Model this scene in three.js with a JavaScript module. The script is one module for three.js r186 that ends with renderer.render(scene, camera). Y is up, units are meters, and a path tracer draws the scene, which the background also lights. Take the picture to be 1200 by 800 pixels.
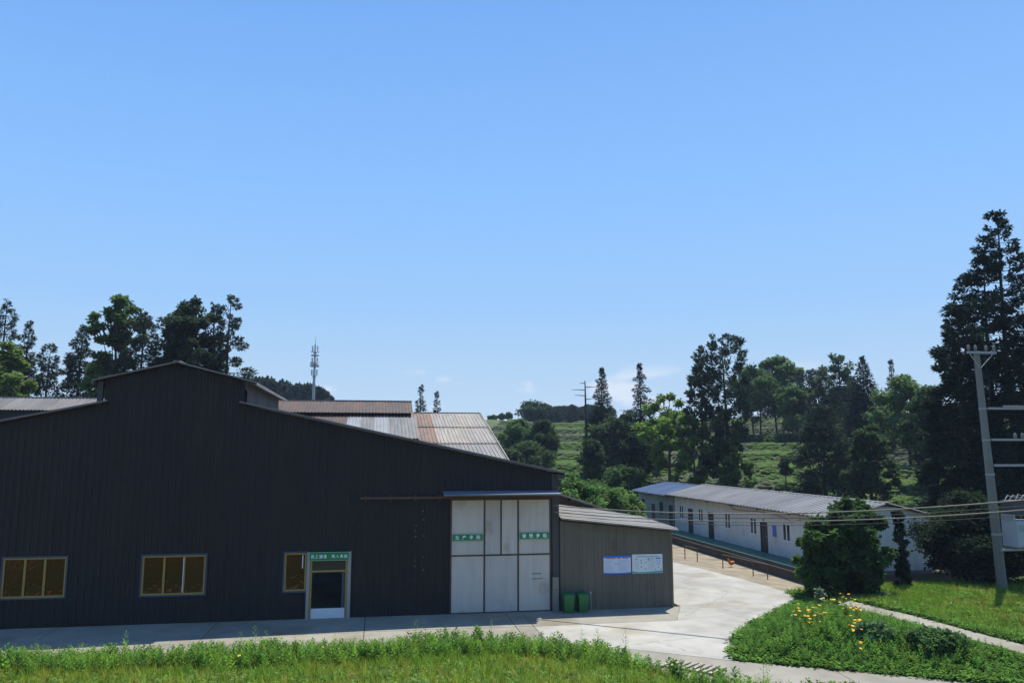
import * as THREE from 'three';
import { mergeGeometries } from 'three/addons/utils/BufferGeometryUtils.js';
import { ImprovedNoise } from 'three/addons/math/ImprovedNoise.js';

// ---------------------------------------------------------------- camera, sky, sun, exposure
const F = 919, EYE = 5.8, PITCH = Math.atan(130 / F), YAW = 9.5 * Math.PI / 180;
const scene = new THREE.Scene();
const camera = new THREE.PerspectiveCamera(2 * Math.atan(400 / F) * 180 / Math.PI, 1200 / 800, 0.1, 4000);
camera.position.set(0, EYE, 0);
camera.rotation.set(PITCH, 0, 0);
const renderer = new THREE.WebGLRenderer({ antialias: true });
renderer.setSize(1024, 682);
renderer.toneMapping = THREE.LinearToneMapping;
renderer.toneMappingExposure = 1.35;
renderer.shadowMap.enabled = true;

const SUN = new THREE.Vector3(0.222, 1, -0.372).normalize();
const noise = new ImprovedNoise();
function fbm(x, y, z, oct = 4) { let s = 0, a = 0.5, f = 1; for (let i = 0; i < oct; i++) { s += a * noise.noise(x * f, y * f, z * f + i * 7.3); a *= 0.5; f *= 2.03; } return s; }
const sstep = (a, b, x) => { const t = Math.min(1, Math.max(0, (x - a) / (b - a))); return t * t * (3 - 2 * t); };
const mixn = (a, b, t) => a + (b - a) * t;
{
  const W = 2048, Hh = 1024, data = new Float32Array(W * Hh * 4);
  const stops = [[-0.1, 0.60, 0.78, 0.97], [0.0, 0.60, 0.76, 0.89], [0.06, 0.53, 0.72, 0.89], [0.10, 0.46, 0.68, 0.91], [0.18, 0.335, 0.60, 0.97], [0.33, 0.235, 0.51, 0.99], [0.52, 0.145, 0.385, 0.88], [0.75, 0.12, 0.34, 0.88], [1.01, 0.11, 0.32, 0.85]];
  for (let j = 0; j < Hh; j++) {
    const el = ((j + 0.5) / Hh - 0.5) * Math.PI, sy = Math.sin(el), cy = Math.cos(el);
    let k = 0; while (k < stops.length - 2 && sy > stops[k + 1][0]) k++;
    const t = Math.min(1, Math.max(0, (sy - stops[k][0]) / (stops[k + 1][0] - stops[k][0])));
    for (let i = 0; i < W; i++) {
      const az = ((i + 0.5) / W - 0.5) * 2 * Math.PI, x = cy * Math.cos(az), z = cy * Math.sin(az), o = (j * W + i) * 4;
      const c = [1, 2, 3].map((n) => mixn(stops[k][n], stops[k + 1][n], t));
      const d = x * SUN.x + sy * SUN.y + z * SUN.z, glow = 0.30 * Math.exp(-(1 - d) * 3.2) + 0.9 * Math.exp(-(1 - d) * 40);
      c[0] += glow * 0.30; c[1] += glow * 0.32; c[2] += glow * 0.30;
      if (sy > 0.005 && sy < 0.2) {   // a few small fair-weather clouds low over the horizon, all the way round
        const n = fbm(x * 9 + 3.1, sy * 34, z * 9 + 1.7, 5);
        const m = sstep(0.17, 0.34, n) * sstep(0.03, 0.055, sy) * (1 - sstep(0.085, 0.115, sy));
        c[0] = mixn(c[0], 0.92, m * 0.75); c[1] = mixn(c[1], 0.95, m * 0.75); c[2] = mixn(c[2], 1.0, m * 0.75);
      }
      data[o] = c[0] * 0.74; data[o + 1] = c[1] * 0.74; data[o + 2] = c[2] * 0.74; data[o + 3] = 1;
    }
  }
  const sky = new THREE.DataTexture(data, W, Hh, THREE.RGBAFormat, THREE.FloatType);
  sky.mapping = THREE.EquirectangularReflectionMapping; sky.magFilter = sky.minFilter = THREE.LinearFilter; sky.needsUpdate = true;
  scene.background = sky; scene.environment = sky;
}
const sun = new THREE.DirectionalLight(new THREE.Color(1.0, 0.955, 0.87), 5.0);
sun.position.copy(SUN).multiplyScalar(200); sun.castShadow = true; sun.shadow.radius = 1;
Object.assign(sun.shadow.camera, { left: -120, right: 120, top: 120, bottom: -120, near: 1, far: 600 });
sun.shadow.mapSize.set(4096, 4096);
scene.add(sun, sun.target);
scene.fog = new THREE.FogExp2(new THREE.Color(0.62, 0.76, 0.98), 0.0003);

// ---------------------------------------------------------------- helpers
const mulberry = (s) => () => { s = (s + 0x6d2b79f5) | 0; let t = Math.imul(s ^ (s >>> 15), 1 | s); t = (t + Math.imul(t ^ (t >>> 7), 61 | t)) ^ t; return ((t ^ (t >>> 14)) >>> 0) / 4294967296; };
const V = (x, y, z) => new THREE.Vector3(x, y, z);
const CAM = V(0, EYE, 0), cP = Math.cos(PITCH), sP = Math.sin(PITCH);
const ray = (px, py) => { const x = (px - 600) / F, y = (400 - py) / F; return V(x, y * cP + sP, -cP + y * sP); };
const cY = Math.cos(YAW), sY = Math.sin(YAW);
const O = (() => { const d = ray(527, 720); return CAM.clone().addScaledVector(d, -EYE / d.y); })();
const L = (x, y, z) => V(O.x + cY * x + sY * z, y, O.z - sY * x + cY * z);                  // the buildings' own axes: x along the gable wall, z out of it
const toL = (wx, wz) => { const dx = wx - O.x, dz = wz - O.z; return [cY * dx - sY * dz, sY * dx + cY * dz]; };
const taken = {};
function numbered(n) { taken[n] = (taken[n] || 0) + 1; return taken[n] === 1 ? n : `${n}_${String(taken[n] - 1).padStart(3, '0')}`; }
function shade(o) { o.castShadow = true; o.receiveShadow = true; return o; }
function tag(o, label, category, group) { o.userData = { ...o.userData, label, category }; if (group) o.userData.group = group; return o; }
function thing(name, label, category, pos, turn = 0, group) { const o = new THREE.Group(); o.name = numbered(name); scene.add(o); if (pos) o.position.copy(pos); o.rotation.y = turn; return tag(o, label, category, group); }
function structure(name, pos, turn = 0) { const o = new THREE.Group(); o.name = numbered(name); scene.add(o); if (pos) o.position.copy(pos); o.rotation.y = turn; o.userData = { kind: 'structure' }; return o; }
function part(parent, name, geometry, material, label) { const m = shade(new THREE.Mesh(geometry, material)); m.name = name; if (label) m.userData.label = label; parent.add(m); return m; }
function sub(parent, name) { const g = new THREE.Group(); g.name = name; parent.add(g); return g; }
const merge = (list) => mergeGeometries(list.map((g) => { const h = g.index ? g.toNonIndexed() : g; for (const k of Object.keys(h.attributes)) if (!['position', 'normal', 'uv'].includes(k)) h.deleteAttribute(k); return h; }), false);
function box(x0, x1, y0, y1, z0, z1) {
  const g = new THREE.BoxGeometry(x1 - x0, y1 - y0, z1 - z0).toNonIndexed(); g.translate((x0 + x1) / 2, (y0 + y1) / 2, (z0 + z1) / 2);
  return planarUV(g);
}
function planarUV(g) {   // uv in metres from the face's main axis
  const p = g.attributes.position, n = g.attributes.normal, uv = new Float32Array(p.count * 2);
  for (let i = 0; i < p.count; i++) { const ax = Math.abs(n.getX(i)), ay = Math.abs(n.getY(i)), az = Math.abs(n.getZ(i)); const [u, v] = ay > ax && ay > az ? [p.getX(i), p.getZ(i)] : ax > az ? [p.getZ(i), p.getY(i)] : [p.getX(i), p.getY(i)]; uv[2 * i] = u; uv[2 * i + 1] = v; }
  g.setAttribute('uv', new THREE.BufferAttribute(uv, 2)); return g;
}
function rod(a, b, r0, r1 = r0, seg = 8, open = false) {
  const d = b.clone().sub(a), len = d.length(), g = new THREE.CylinderGeometry(r1, r0, len, seg, 1, open); g.translate(0, len / 2, 0);
  g.applyQuaternion(new THREE.Quaternion().setFromUnitVectors(V(0, 1, 0), d.normalize())); g.translate(a.x, a.y, a.z); return g;
}
function beam(a, b, w, h) {   // a square bar from a to b
  const d = b.clone().sub(a), len = d.length(), g = new THREE.BoxGeometry(w, h, len).toNonIndexed(); planarUV(g); const m = new THREE.Matrix4().lookAt(b, a, V(0, 1, 0));
  g.applyMatrix4(m); g.translate((a.x + b.x) / 2, (a.y + b.y) / 2, (a.z + b.z) / 2); return g;
}
function tube(points, radii, seg = 6) {   // tapered tube through points
  const rings = [], idx = [], pos = [], uv = []; let up = V(0.31, 0.2, 0.93).normalize(), len = 0;
  for (let i = 0; i < points.length; i++) {
    const t = (points[Math.min(points.length - 1, i + 1)].clone().sub(points[Math.max(0, i - 1)])).normalize();
    const s = V().crossVectors(t, up).normalize(), w = V().crossVectors(s, t); if (i) len += points[i].distanceTo(points[i - 1]);
    for (let k = 0; k <= seg; k++) { const a = k / seg * Math.PI * 2; const p = points[i].clone().addScaledVector(s, Math.cos(a) * radii[i]).addScaledVector(w, Math.sin(a) * radii[i]); pos.push(p.x, p.y, p.z); uv.push(k / seg, len); }
  }
  for (let i = 0; i < points.length - 1; i++) for (let k = 0; k < seg; k++) { const a = i * (seg + 1) + k, b = a + seg + 1; idx.push(a, b, a + 1, b, b + 1, a + 1); }
  const g = new THREE.BufferGeometry(); g.setAttribute('position', new THREE.Float32BufferAttribute(pos, 3)); g.setAttribute('uv', new THREE.Float32BufferAttribute(uv, 2)); g.setIndex(idx); g.computeVertexNormals(); return g;
}
function basis(g, o, ex, ey) { const x = V(...ex).normalize(), y = V(...ey).normalize(), z = V().crossVectors(x, y).normalize(); y.crossVectors(z, x); g.applyMatrix4(new THREE.Matrix4().makeBasis(x, y, z).setPosition(...o)); return g; }
// Sheets of profiled cladding in the plane z = 0, ribs standing out to +z; openings are cut out.
const RIB = [[0, 0], [0.52, 0], [0.62, 1], [0.88, 1], [0.98, 0]], PANEL = [[0, -1], [0.018, 0], [0.982, 0]];
function cladding(x0, x1, bottom, top, { w = 0.9, pitch = 0.225, depth = 0.028, openings = [], profile = RIB } = {}) {
  const yb = typeof bottom === 'function' ? bottom : () => bottom, yt = typeof top === 'function' ? top : () => top, out = [];
  const zAt = (x) => { const f = ((x - x0) / pitch) - Math.floor((x - x0) / pitch + 1e-7); for (let k = 0; k < profile.length; k++) { const a = profile[k], b = profile[k + 1] || [1, profile[0][1]]; if (f <= b[0] + 1e-9) return depth * mixn(a[1], b[1], (f - a[0]) / (b[0] - a[0])); } return 0; };
  for (let s = x0, n = 0; s < x1 - 0.02; s += w, n++) {
    const e = Math.min(x1, s + w), xs = [s, e];
    for (let r = Math.floor((s - x0) / pitch + 1e-6); x0 + r * pitch < e; r++) for (const [f] of profile) { const x = x0 + (r + f) * pitch; if (x > s + 1e-4 && x < e - 1e-4) xs.push(x); }
    for (const h of openings) for (const x of [h[0], h[1]]) if (x > s + 1e-3 && x < e - 1e-3) xs.push(x);
    xs.sort((a, b) => a - b);
    const pos = [], uv = [], idx = [], off = (n % 2) * 0.004;
    for (let i = 0; i < xs.length - 1; i++) {
      const xa = xs[i], xb = xs[i + 1]; if (xb - xa < 1e-5) continue;
      const xm = (xa + xb) / 2, za = zAt(xa) + off, zb = zAt(xb) + off;
      let spans = [[yb(xm), yt(xm)]];
      for (const h of openings) if (xm > h[0] && xm < h[1]) spans = spans.flatMap(([p, q]) => [[p, Math.min(q, h[2])], [Math.max(p, h[3]), q]].filter(([c, d]) => d - c > 1e-4));
      for (const [p, q] of spans) {
        const isB = Math.abs(p - yb(xm)) < 1e-6, isT = Math.abs(q - yt(xm)) < 1e-6, k = pos.length / 3;
        const pa = isB ? yb(xa) : p, pb = isB ? yb(xb) : p, qa = isT ? yt(xa) : q, qb = isT ? yt(xb) : q;
        pos.push(xa, pa, za, xb, pb, zb, xb, qb, zb, xa, qa, za); uv.push(xa, pa, xb, pb, xb, qb, xa, qa); idx.push(k, k + 1, k + 2, k, k + 2, k + 3);
      }
    }
    if (!idx.length) continue;
    const g = new THREE.BufferGeometry(); g.setAttribute('position', new THREE.Float32BufferAttribute(pos, 3)); g.setAttribute('uv', new THREE.Float32BufferAttribute(uv, 2)); g.setIndex(idx); g.computeVertexNormals(); out.push(g);
  }
  return out;
}
function slab(pts, topY, thick) { const s = new THREE.Shape(pts.map(([x, z]) => new THREE.Vector2(x, -z))); const g = new THREE.ExtrudeGeometry(s, { depth: thick, bevelEnabled: false }); g.rotateX(-Math.PI / 2); g.translate(0, topY - thick, 0); return g; }

// ---------------------------------------------------------------- procedural textures
function tileNoise(seed) {
  const r = mulberry(seed), N = 64, g = Float32Array.from({ length: N * N }, () => r());
  const at = (x, y, p) => g[((y % p) + p) % p * N + ((x % p) + p) % p];
  const one = (x, y, p) => { const i = Math.floor(x), j = Math.floor(y), f = x - i, h = y - j, u = f * f * (3 - 2 * f), v = h * h * (3 - 2 * h); return mixn(mixn(at(i, j, p), at(i + 1, j, p), u), mixn(at(i, j + 1, p), at(i + 1, j + 1, p), u), v); };
  return (u, v, p, oct = 4) => { let s = 0, a = 0.5, t = 0; for (let k = 0; k < oct && p <= 64; k++) { s += a * one(u * p, v * p, p); t += a; a *= 0.55; p *= 2; } return s / t; };
}
function texture(size, metres, fn, data = false) {
  const W = Array.isArray(size) ? size[0] : size, Hh = Array.isArray(size) ? size[1] : size, px = new Uint8Array(W * Hh * 4);
  for (let j = 0; j < Hh; j++) for (let i = 0; i < W; i++) { const c = fn((i + 0.5) / W, (j + 0.5) / Hh, i, j), o = (j * W + i) * 4; for (let k = 0; k < 3; k++) { const v = Math.min(1, Math.max(0, Array.isArray(c) ? c[k] : c)); px[o + k] = Math.round(255 * (data ? v : Math.pow(v, 1 / 2.2))); } px[o + 3] = 255; }
  const t = new THREE.DataTexture(px, W, Hh); t.wrapS = t.wrapT = THREE.RepeatWrapping; t.magFilter = THREE.LinearFilter; t.minFilter = THREE.LinearMipmapLinearFilter; t.generateMipmaps = true;
  t.colorSpace = data ? THREE.NoColorSpace : THREE.SRGBColorSpace; const [mu, mv] = Array.isArray(metres) ? metres : [metres, metres]; t.repeat.set(1 / mu, 1 / mv); t.needsUpdate = true; return t;
}
const n1 = tileNoise(11), n2 = tileNoise(23), n3 = tileNoise(37), rr = mulberry(5);
const T = {
  concrete: texture(1024, 9, (u, v) => { const a = n1(u, v, 4, 5), b = n2(u, v, 16, 3), sp = rr(); const stain = sstep(0.52, 0.72, n3(u, v, 5, 4)); const k = 0.72 + 0.50 * (a - 0.5) + 0.30 * (b - 0.5) + 0.16 * (sp - 0.5); return [k * (1.06 - 0.05 * stain) + 0.0, k * (1.04 - 0.10 * stain), k * (1.0 - 0.22 * stain)].map((c) => c * (1 - 0.14 * stain) + 0.1); }),
  concreteBump: texture(512, 2, (u, v) => 0.5 + 0.5 * (n1(u, v, 16, 3) - 0.5) + 0.3 * (rr() - 0.5), true),
  streak: texture([512, 512], [3.3, 6.1], (u, v) => { const s = n1(u, v * 0.125, 32, 2), a = n2(u, v, 4, 4), d = sstep(0.55, 0.8, n3(u, v, 8, 3)); const k = 0.8 + 0.4 * (s - 0.5) + 0.45 * (a - 0.5); return [k * (1 + 0.10 * d), k, k * (1 - 0.10 * d)]; }),
  darkWall: texture([512, 512], [7.3, 8.9], (u, v) => { const s = n1(u, v * 0.125, 64, 1), a = n2(u, v, 4, 5), d = sstep(0.5, 0.72, n3(u, v, 4, 4)); const k = 0.62 + 0.35 * (s - 0.5) + 0.5 * (a - 0.5); return [k * (1 + 0.55 * d), k * (1 + 0.22 * d), k]; }),
  rust: texture([512, 512], [4.7, 5.3], (u, v) => { const s = n1(u, v * 0.25, 16, 3), a = n2(u, v, 4, 4), r = sstep(0.44, 0.64, 0.55 * a + 0.45 * s), k = 0.75 + 0.5 * (n3(u, v, 16, 3) - 0.5); return [k * mixn(0.62, 1.0, r), k * mixn(0.59, 0.72, r), k * mixn(0.56, 0.54, r)]; }),
  grime: texture([512, 512], [4.1, 4.7], (u, v) => { const s = n1(u, v * 0.125, 32, 2), a = n2(u, v, 4, 5), d = sstep(0.6, 0.8, n3(u, v, 6, 4)); const k = 0.9 + 0.16 * (s - 0.5) + 0.22 * (a - 0.5) - 0.16 * d; return [k, k * (1 - 0.02 * d), k * (1 - 0.08 * d)]; }),
  ground: texture(512, 5, (u, v) => { const a = n1(u, v, 4, 5), b = n2(u, v, 32, 2), k = 0.75 + 0.6 * (a - 0.5) + 0.5 * (b - 0.5); return [k * 1.05, k, k * 0.9]; }),
  groundBump: texture(256, 1.4, (u, v) => n2(u, v, 8, 4), true),
  bark: texture([128, 256], [1, 2.3], (u, v) => 0.7 + 0.7 * (n1(u, v * 0.25, 16, 2) - 0.5) + 0.3 * (n2(u, v, 8, 3) - 0.5)),
  striped: texture([512, 512], [6.3, 5.1], (u, v) => { const s = n1(u, v * 0.125, 16, 3), a = n2(u, v, 8, 4), st = sstep(0.42, 0.6, 0.6 * s + 0.4 * n3(u, v, 8, 2)); const k = 0.85 + 0.35 * (a - 0.5); return [k * mixn(1.0, 0.72, st), k * mixn(0.94, 0.66, st), k * mixn(0.76, 0.58, st)]; }),
};
const lin = (r, g, b) => new THREE.Color().setRGB(r, g, b);
const std = (c, o = {}) => new THREE.MeshStandardMaterial({ color: lin(...c), roughness: 0.8, side: THREE.DoubleSide, ...o });
const M = {
  dark: [0, 1, 2].map((k) => std([0.0106 + 0.0012 * k, 0.0098 + 0.0006 * k, 0.0104 - 0.0005 * k], { map: T.darkWall, roughness: 0.62 })),
  darkPlain: std([0.018, 0.018, 0.02], { roughness: 0.7 }),
  shed: [0, 1].map((k) => std([0.128 + 0.012 * k, 0.115 + 0.011 * k, 0.080 + 0.007 * k], { map: T.grime, roughness: 0.65 })),
  trim: std([0.20, 0.195, 0.185], { map: T.grime, roughness: 0.55 }),
  trimDark: std([0.05, 0.05, 0.052], { roughness: 0.6 }),
  clerestory: std([0.11, 0.115, 0.115], { map: T.streak, roughness: 0.6 }),
  rust: [[0.115, 0.083, 0.066], [0.13, 0.088, 0.064], [0.105, 0.086, 0.075], [0.14, 0.094, 0.068]].map((c) => std(c, { map: T.rust, roughness: 0.75 })),
  greySheet: [[0.185, 0.173, 0.157], [0.16, 0.152, 0.143], [0.20, 0.186, 0.163]].map((c) => std(c, { map: T.streak, roughness: 0.6 })),
  tanSheet: [[0.295, 0.262, 0.215], [0.32, 0.28, 0.222], [0.27, 0.243, 0.205], [0.245, 0.18, 0.132]].map((c, k) => std(c, { map: k === 3 ? T.rust : T.streak, roughness: 0.7 })),
  paleSheet: std([0.25, 0.255, 0.25], { map: T.grime, roughness: 0.5 }),
  shedRoof: [[0.39, 0.36, 0.29], [0.36, 0.335, 0.28], [0.41, 0.375, 0.305]].map((c) => std(c, { map: T.streak, roughness: 0.6 })),
  doorPanel: [[0.60, 0.55, 0.47], [0.56, 0.515, 0.45], [0.62, 0.57, 0.485]].map((c) => std(c, { map: T.grime, roughness: 0.5 })),
  doorFrame: std([0.17, 0.13, 0.10], { map: T.rust, roughness: 0.8 }),
  yellowFrame: std([0.36, 0.245, 0.06], { roughness: 0.45 }),
  blueFrame: std([0.035, 0.065, 0.12], { roughness: 0.4 }),
  bronze: new THREE.MeshPhysicalMaterial({ color: lin(0.034, 0.013, 0.005), roughness: 0.05, ior: 1.8, specularColor: lin(1.0, 0.62, 0.32), bumpMap: T.groundBump, bumpScale: 0.014, side: THREE.DoubleSide }),
  darkGlass: std([0.012, 0.014, 0.016], { roughness: 0.08 }),
  white: std([0.68, 0.69, 0.70], { roughness: 0.5 }),
  steel: std([0.20, 0.20, 0.20], { roughness: 0.5, metalness: 0.4 }),
  cream: [[0.66, 0.635, 0.59], [0.62, 0.60, 0.56], [0.68, 0.65, 0.60]].map((c) => std(c, { map: T.grime, roughness: 0.55 })),
  greyPanel: [[0.30, 0.31, 0.315], [0.27, 0.285, 0.29]].map((c) => std(c, { map: T.grime, roughness: 0.6 })),
  dormRoof: [[0.285, 0.278, 0.262], [0.262, 0.256, 0.244], [0.30, 0.292, 0.274]].map((c) => std(c, { map: T.streak, roughness: 0.55 })),
  blueRoof: [[0.17, 0.23, 0.33], [0.15, 0.21, 0.32]].map((c) => std(c, { map: T.streak, roughness: 0.35, metalness: 0.2 })),
  maroonDoor: std([0.022, 0.018, 0.02], { roughness: 0.5 }),
  concreteOld: std([0.27, 0.25, 0.20], { map: T.concrete, bumpMap: T.concreteBump, bumpScale: 0.004, roughness: 0.9 }),
  concreteNew: [[0.365, 0.35, 0.305], [0.345, 0.33, 0.288]].map((c) => std(c, { map: T.concrete, bumpMap: T.concreteBump, bumpScale: 0.003, roughness: 0.88 })),
  earthPath: std([0.29, 0.255, 0.20], { map: T.striped, bumpMap: T.groundBump, bumpScale: 0.02, roughness: 0.95 }),
  masonry: std([0.085, 0.075, 0.062], { map: T.concrete, roughness: 0.95 }),
  greenPaint: std([0.03, 0.13, 0.09], { map: T.grime, roughness: 0.6 }),
  bin: std([0.01, 0.16, 0.035], { roughness: 0.42 }),
  binLid: std([0.008, 0.13, 0.028], { roughness: 0.42 }),
  bark: std([0.085, 0.062, 0.045], { map: T.bark, roughness: 0.95 }),
  barkPale: std([0.15, 0.125, 0.10], { map: T.bark, roughness: 0.95 }),
  pole: std([0.23, 0.222, 0.205], { map: T.concrete, roughness: 0.9 }),
  galv: std([0.33, 0.34, 0.35], { roughness: 0.5, metalness: 0.4 }),
  porcelain: std([0.20, 0.185, 0.17], { roughness: 0.3 }),
  wire: std([0.20, 0.17, 0.13], { roughness: 0.7 }),
  wireDark: std([0.02, 0.02, 0.022], { roughness: 0.7 }),
  wood: std([0.50, 0.43, 0.32], { map: T.bark, roughness: 0.85 }),
  rustPost: std([0.10, 0.06, 0.04], { roughness: 0.85 }),
  leaf: new THREE.MeshPhysicalMaterial({ color: 0xffffff, vertexColors: true, roughness: 1, transmission: 0.46, thickness: 0, side: THREE.DoubleSide, specularIntensity: 0.15 }),
  weed: new THREE.MeshPhysicalMaterial({ color: 0xffffff, roughness: 1, transmission: 0.38, thickness: 0, side: THREE.DoubleSide, specularIntensity: 0.15 }),
  needle: new THREE.MeshPhysicalMaterial({ color: 0xffffff, vertexColors: true, roughness: 1, transmission: 0.15, thickness: 0, side: THREE.DoubleSide, specularIntensity: 0.2 }),
};
// ---------------------------------------------------------------- terrain
const lerpTable = (t) => (x) => { if (x <= t[0][0]) return t[0][1]; for (let i = 1; i < t.length; i++) if (x <= t[i][0]) return mixn(t[i - 1][1], t[i][1], (x - t[i - 1][0]) / (t[i][0] - t[i - 1][0])); return t[t.length - 1][1]; };
const bankFoot = lerpTable([[-40, 4.8], [-12, 4.9], [-8.5, 5.2], [-0.5, 5.1], [2.5, 5.9], [3.7, 6.9], [5.0, 9.2], [7, 11.2], [11, 13.4], [16, 16.0], [40, 29]]);
const mound = [[7.25, 7.7], [7.75, 6.5], [8.6, 5.0], [10.2, 3.2], [12.2, 1.2], [13.9, -0.4], [14.3, -2.2], [18.5, -3.2], [60, -3.2], [60, 36], [16.9, 13.2], [11.9, 10.45]];
const footpath = [[13.9, 1.3], [14.8, 1.6], [15.3, 4.4], [15.5, 6.8], [15.8, 9.2], [16.6, 12], [15.8, 12.4], [14.95, 9.5], [14.65, 7.0], [14.4, 4.7], [13.95, 2.2]];
function inside(poly, x, z) { let r = false; for (let i = 0, j = poly.length - 1; i < poly.length; j = i++) { const [xi, zi] = poly[i], [xj, zj] = poly[j]; if ((zi > z) !== (zj > z) && x < (xj - xi) * (z - zi) / (zj - zi) + xi) r = !r; } return r; }
function edgeDist(poly, x, z) { let m = 1e9; for (let i = 0, j = poly.length - 1; i < poly.length; j = i++) { const [ax, az] = poly[j], [bx, bz] = poly[i], t = Math.min(1, Math.max(0, ((x - ax) * (bx - ax) + (z - az) * (bz - az)) / ((bx - ax) ** 2 + (bz - az) ** 2))); m = Math.min(m, Math.hypot(x - ax - t * (bx - ax), z - az - t * (bz - az))); } return m; }
const hillQ = (lx, D) => 0.75 * (lx - 27) + 0.66 * (D - 32) + 3 * fbm(lx * 0.03, 0.5, D * 0.03, 3);
function hillY(lx, D) {
  const q = hillQ(lx, D); let y = 0;
  if (q > 0) {
    const s = Math.min(q, 18); y = 0.215 * s * s / (s + 1.5); if (q > 18) y += 0.135 * (Math.min(q, 75) - 18); if (q > 75) y += 0.06 * (Math.min(q, 135) - 75); if (q > 135) y -= 0.08 * (q - 135);
    if (q > 9 && q < 120) { const st = 1.35, t = y / st + 0.35 * fbm(lx * 0.02, 9, D * 0.02, 2), f = t - Math.floor(t), g = f < 0.72 ? f * 0.35 : 0.252 + (f - 0.72) / 0.28 * 0.748; y += (g - f) * st * sstep(9, 14, q) * (1 - sstep(100, 120, q)); }
  }
  y += 6 * Math.exp(-((lx + 34) ** 2 + (D - 170) ** 2) / 3200);
  return Math.max(y, -30);
}
function groundL(lx, lz) {   // height over the yard, in the buildings' axes
  const D = -lz;
  if (inside(mound, lx, lz)) { const e = edgeDist(mound, lx, lz); return -0.04 + 0.30 * sstep(0, 3.0, e) + 0.07 * fbm(lx * 0.7, 3, lz * 0.7, 3) * sstep(0, 1, e); }
  const b = lz - bankFoot(lx);
  if (b > 0) return -0.05 + 0.105 * b * sstep(-0.2, 1.2, b) + 0.0031 * b * b * (b < 26 ? 1 : 26 / b) + 0.12 * fbm(lx * 0.5, 5, lz * 0.5, 3) * sstep(0, 1, b);
  let y = hillY(lx, D) - 0.07;
  if (lx > 12.4 && lx < 26.5 && D > 2.6 && D < 41) y = Math.min(y, -1.05);
  else if (y > 0.02 || D > 42) y += 0.25 * fbm(lx * 0.2, 2, lz * 0.2, 3);
  return y;
}
const groundW = (wx, wz) => { const [x, z] = toL(wx, wz); return groundL(x, z); };
const GREEN = [0.085, 0.13, 0.032], SHADED_SOIL = [0.085, 0.074, 0.055], DRY = [0.17, 0.105, 0.05];  // soil tone darkened to stand in for shade in the unmodelled furrows
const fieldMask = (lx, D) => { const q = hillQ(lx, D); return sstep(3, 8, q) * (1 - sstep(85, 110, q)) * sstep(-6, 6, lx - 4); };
{
  const axis = (list) => { const out = []; for (const [a, b, s] of list) for (let x = a; x < b - 1e-6; x += s) out.push(x); out.push(list[list.length - 1][1]); return out; };
  const xs = axis([[-900, -300, 60], [-300, -100, 20], [-100, -30, 6], [-30, 24, 0.6], [24, 90, 1.2], [90, 180, 4], [180, 400, 20], [400, 900, 60]]);
  const zs = axis([[-900, -400, 50], [-400, -240, 14], [-240, -130, 4], [-130, -22, 1.2], [-22, -4, 0.8], [-4, 16, 0.5], [16, 60, 3], [60, 200, 14], [200, 500, 60]]);
  const pos = [], col = [], uv = [], idx = [];
  for (const z of zs) for (const x of xs) {
    const y = groundL(x, z), p = L(x, y, z); pos.push(p.x, p.y, p.z); uv.push(x, z);
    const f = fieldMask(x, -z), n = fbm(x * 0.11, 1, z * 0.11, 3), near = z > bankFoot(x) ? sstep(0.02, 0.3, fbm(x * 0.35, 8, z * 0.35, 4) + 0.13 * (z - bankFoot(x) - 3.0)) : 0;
    const c = [0, 1, 2].map((k) => { let v = mixn(GREEN[k], SHADED_SOIL[k], Math.min(1, 0.85 * f * (1 - sstep(55, 75, hillQ(x, -z))) + 0.3 * Math.max(0, n))); v = mixn(v, DRY[k], near * 0.9); return v; }); col.push(...c);
  }
  for (let j = 0; j < zs.length - 1; j++) for (let i = 0; i < xs.length - 1; i++) { const a = j * xs.length + i, b = a + xs.length; idx.push(a, b, a + 1, b, b + 1, a + 1); }
  const g = new THREE.BufferGeometry(); g.setAttribute('position', new THREE.Float32BufferAttribute(pos, 3)); g.setAttribute('color', new THREE.Float32BufferAttribute(col, 3)); g.setAttribute('uv', new THREE.Float32BufferAttribute(uv, 2)); g.setIndex(idx); g.computeVertexNormals();
  const m = shade(new THREE.Mesh(g, std([1, 1, 1], { vertexColors: true, map: T.ground, bumpMap: T.groundBump, bumpScale: 0.05, roughness: 1 }))); m.name = 'ground'; m.userData = { kind: 'structure' }; scene.add(m);
}

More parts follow.
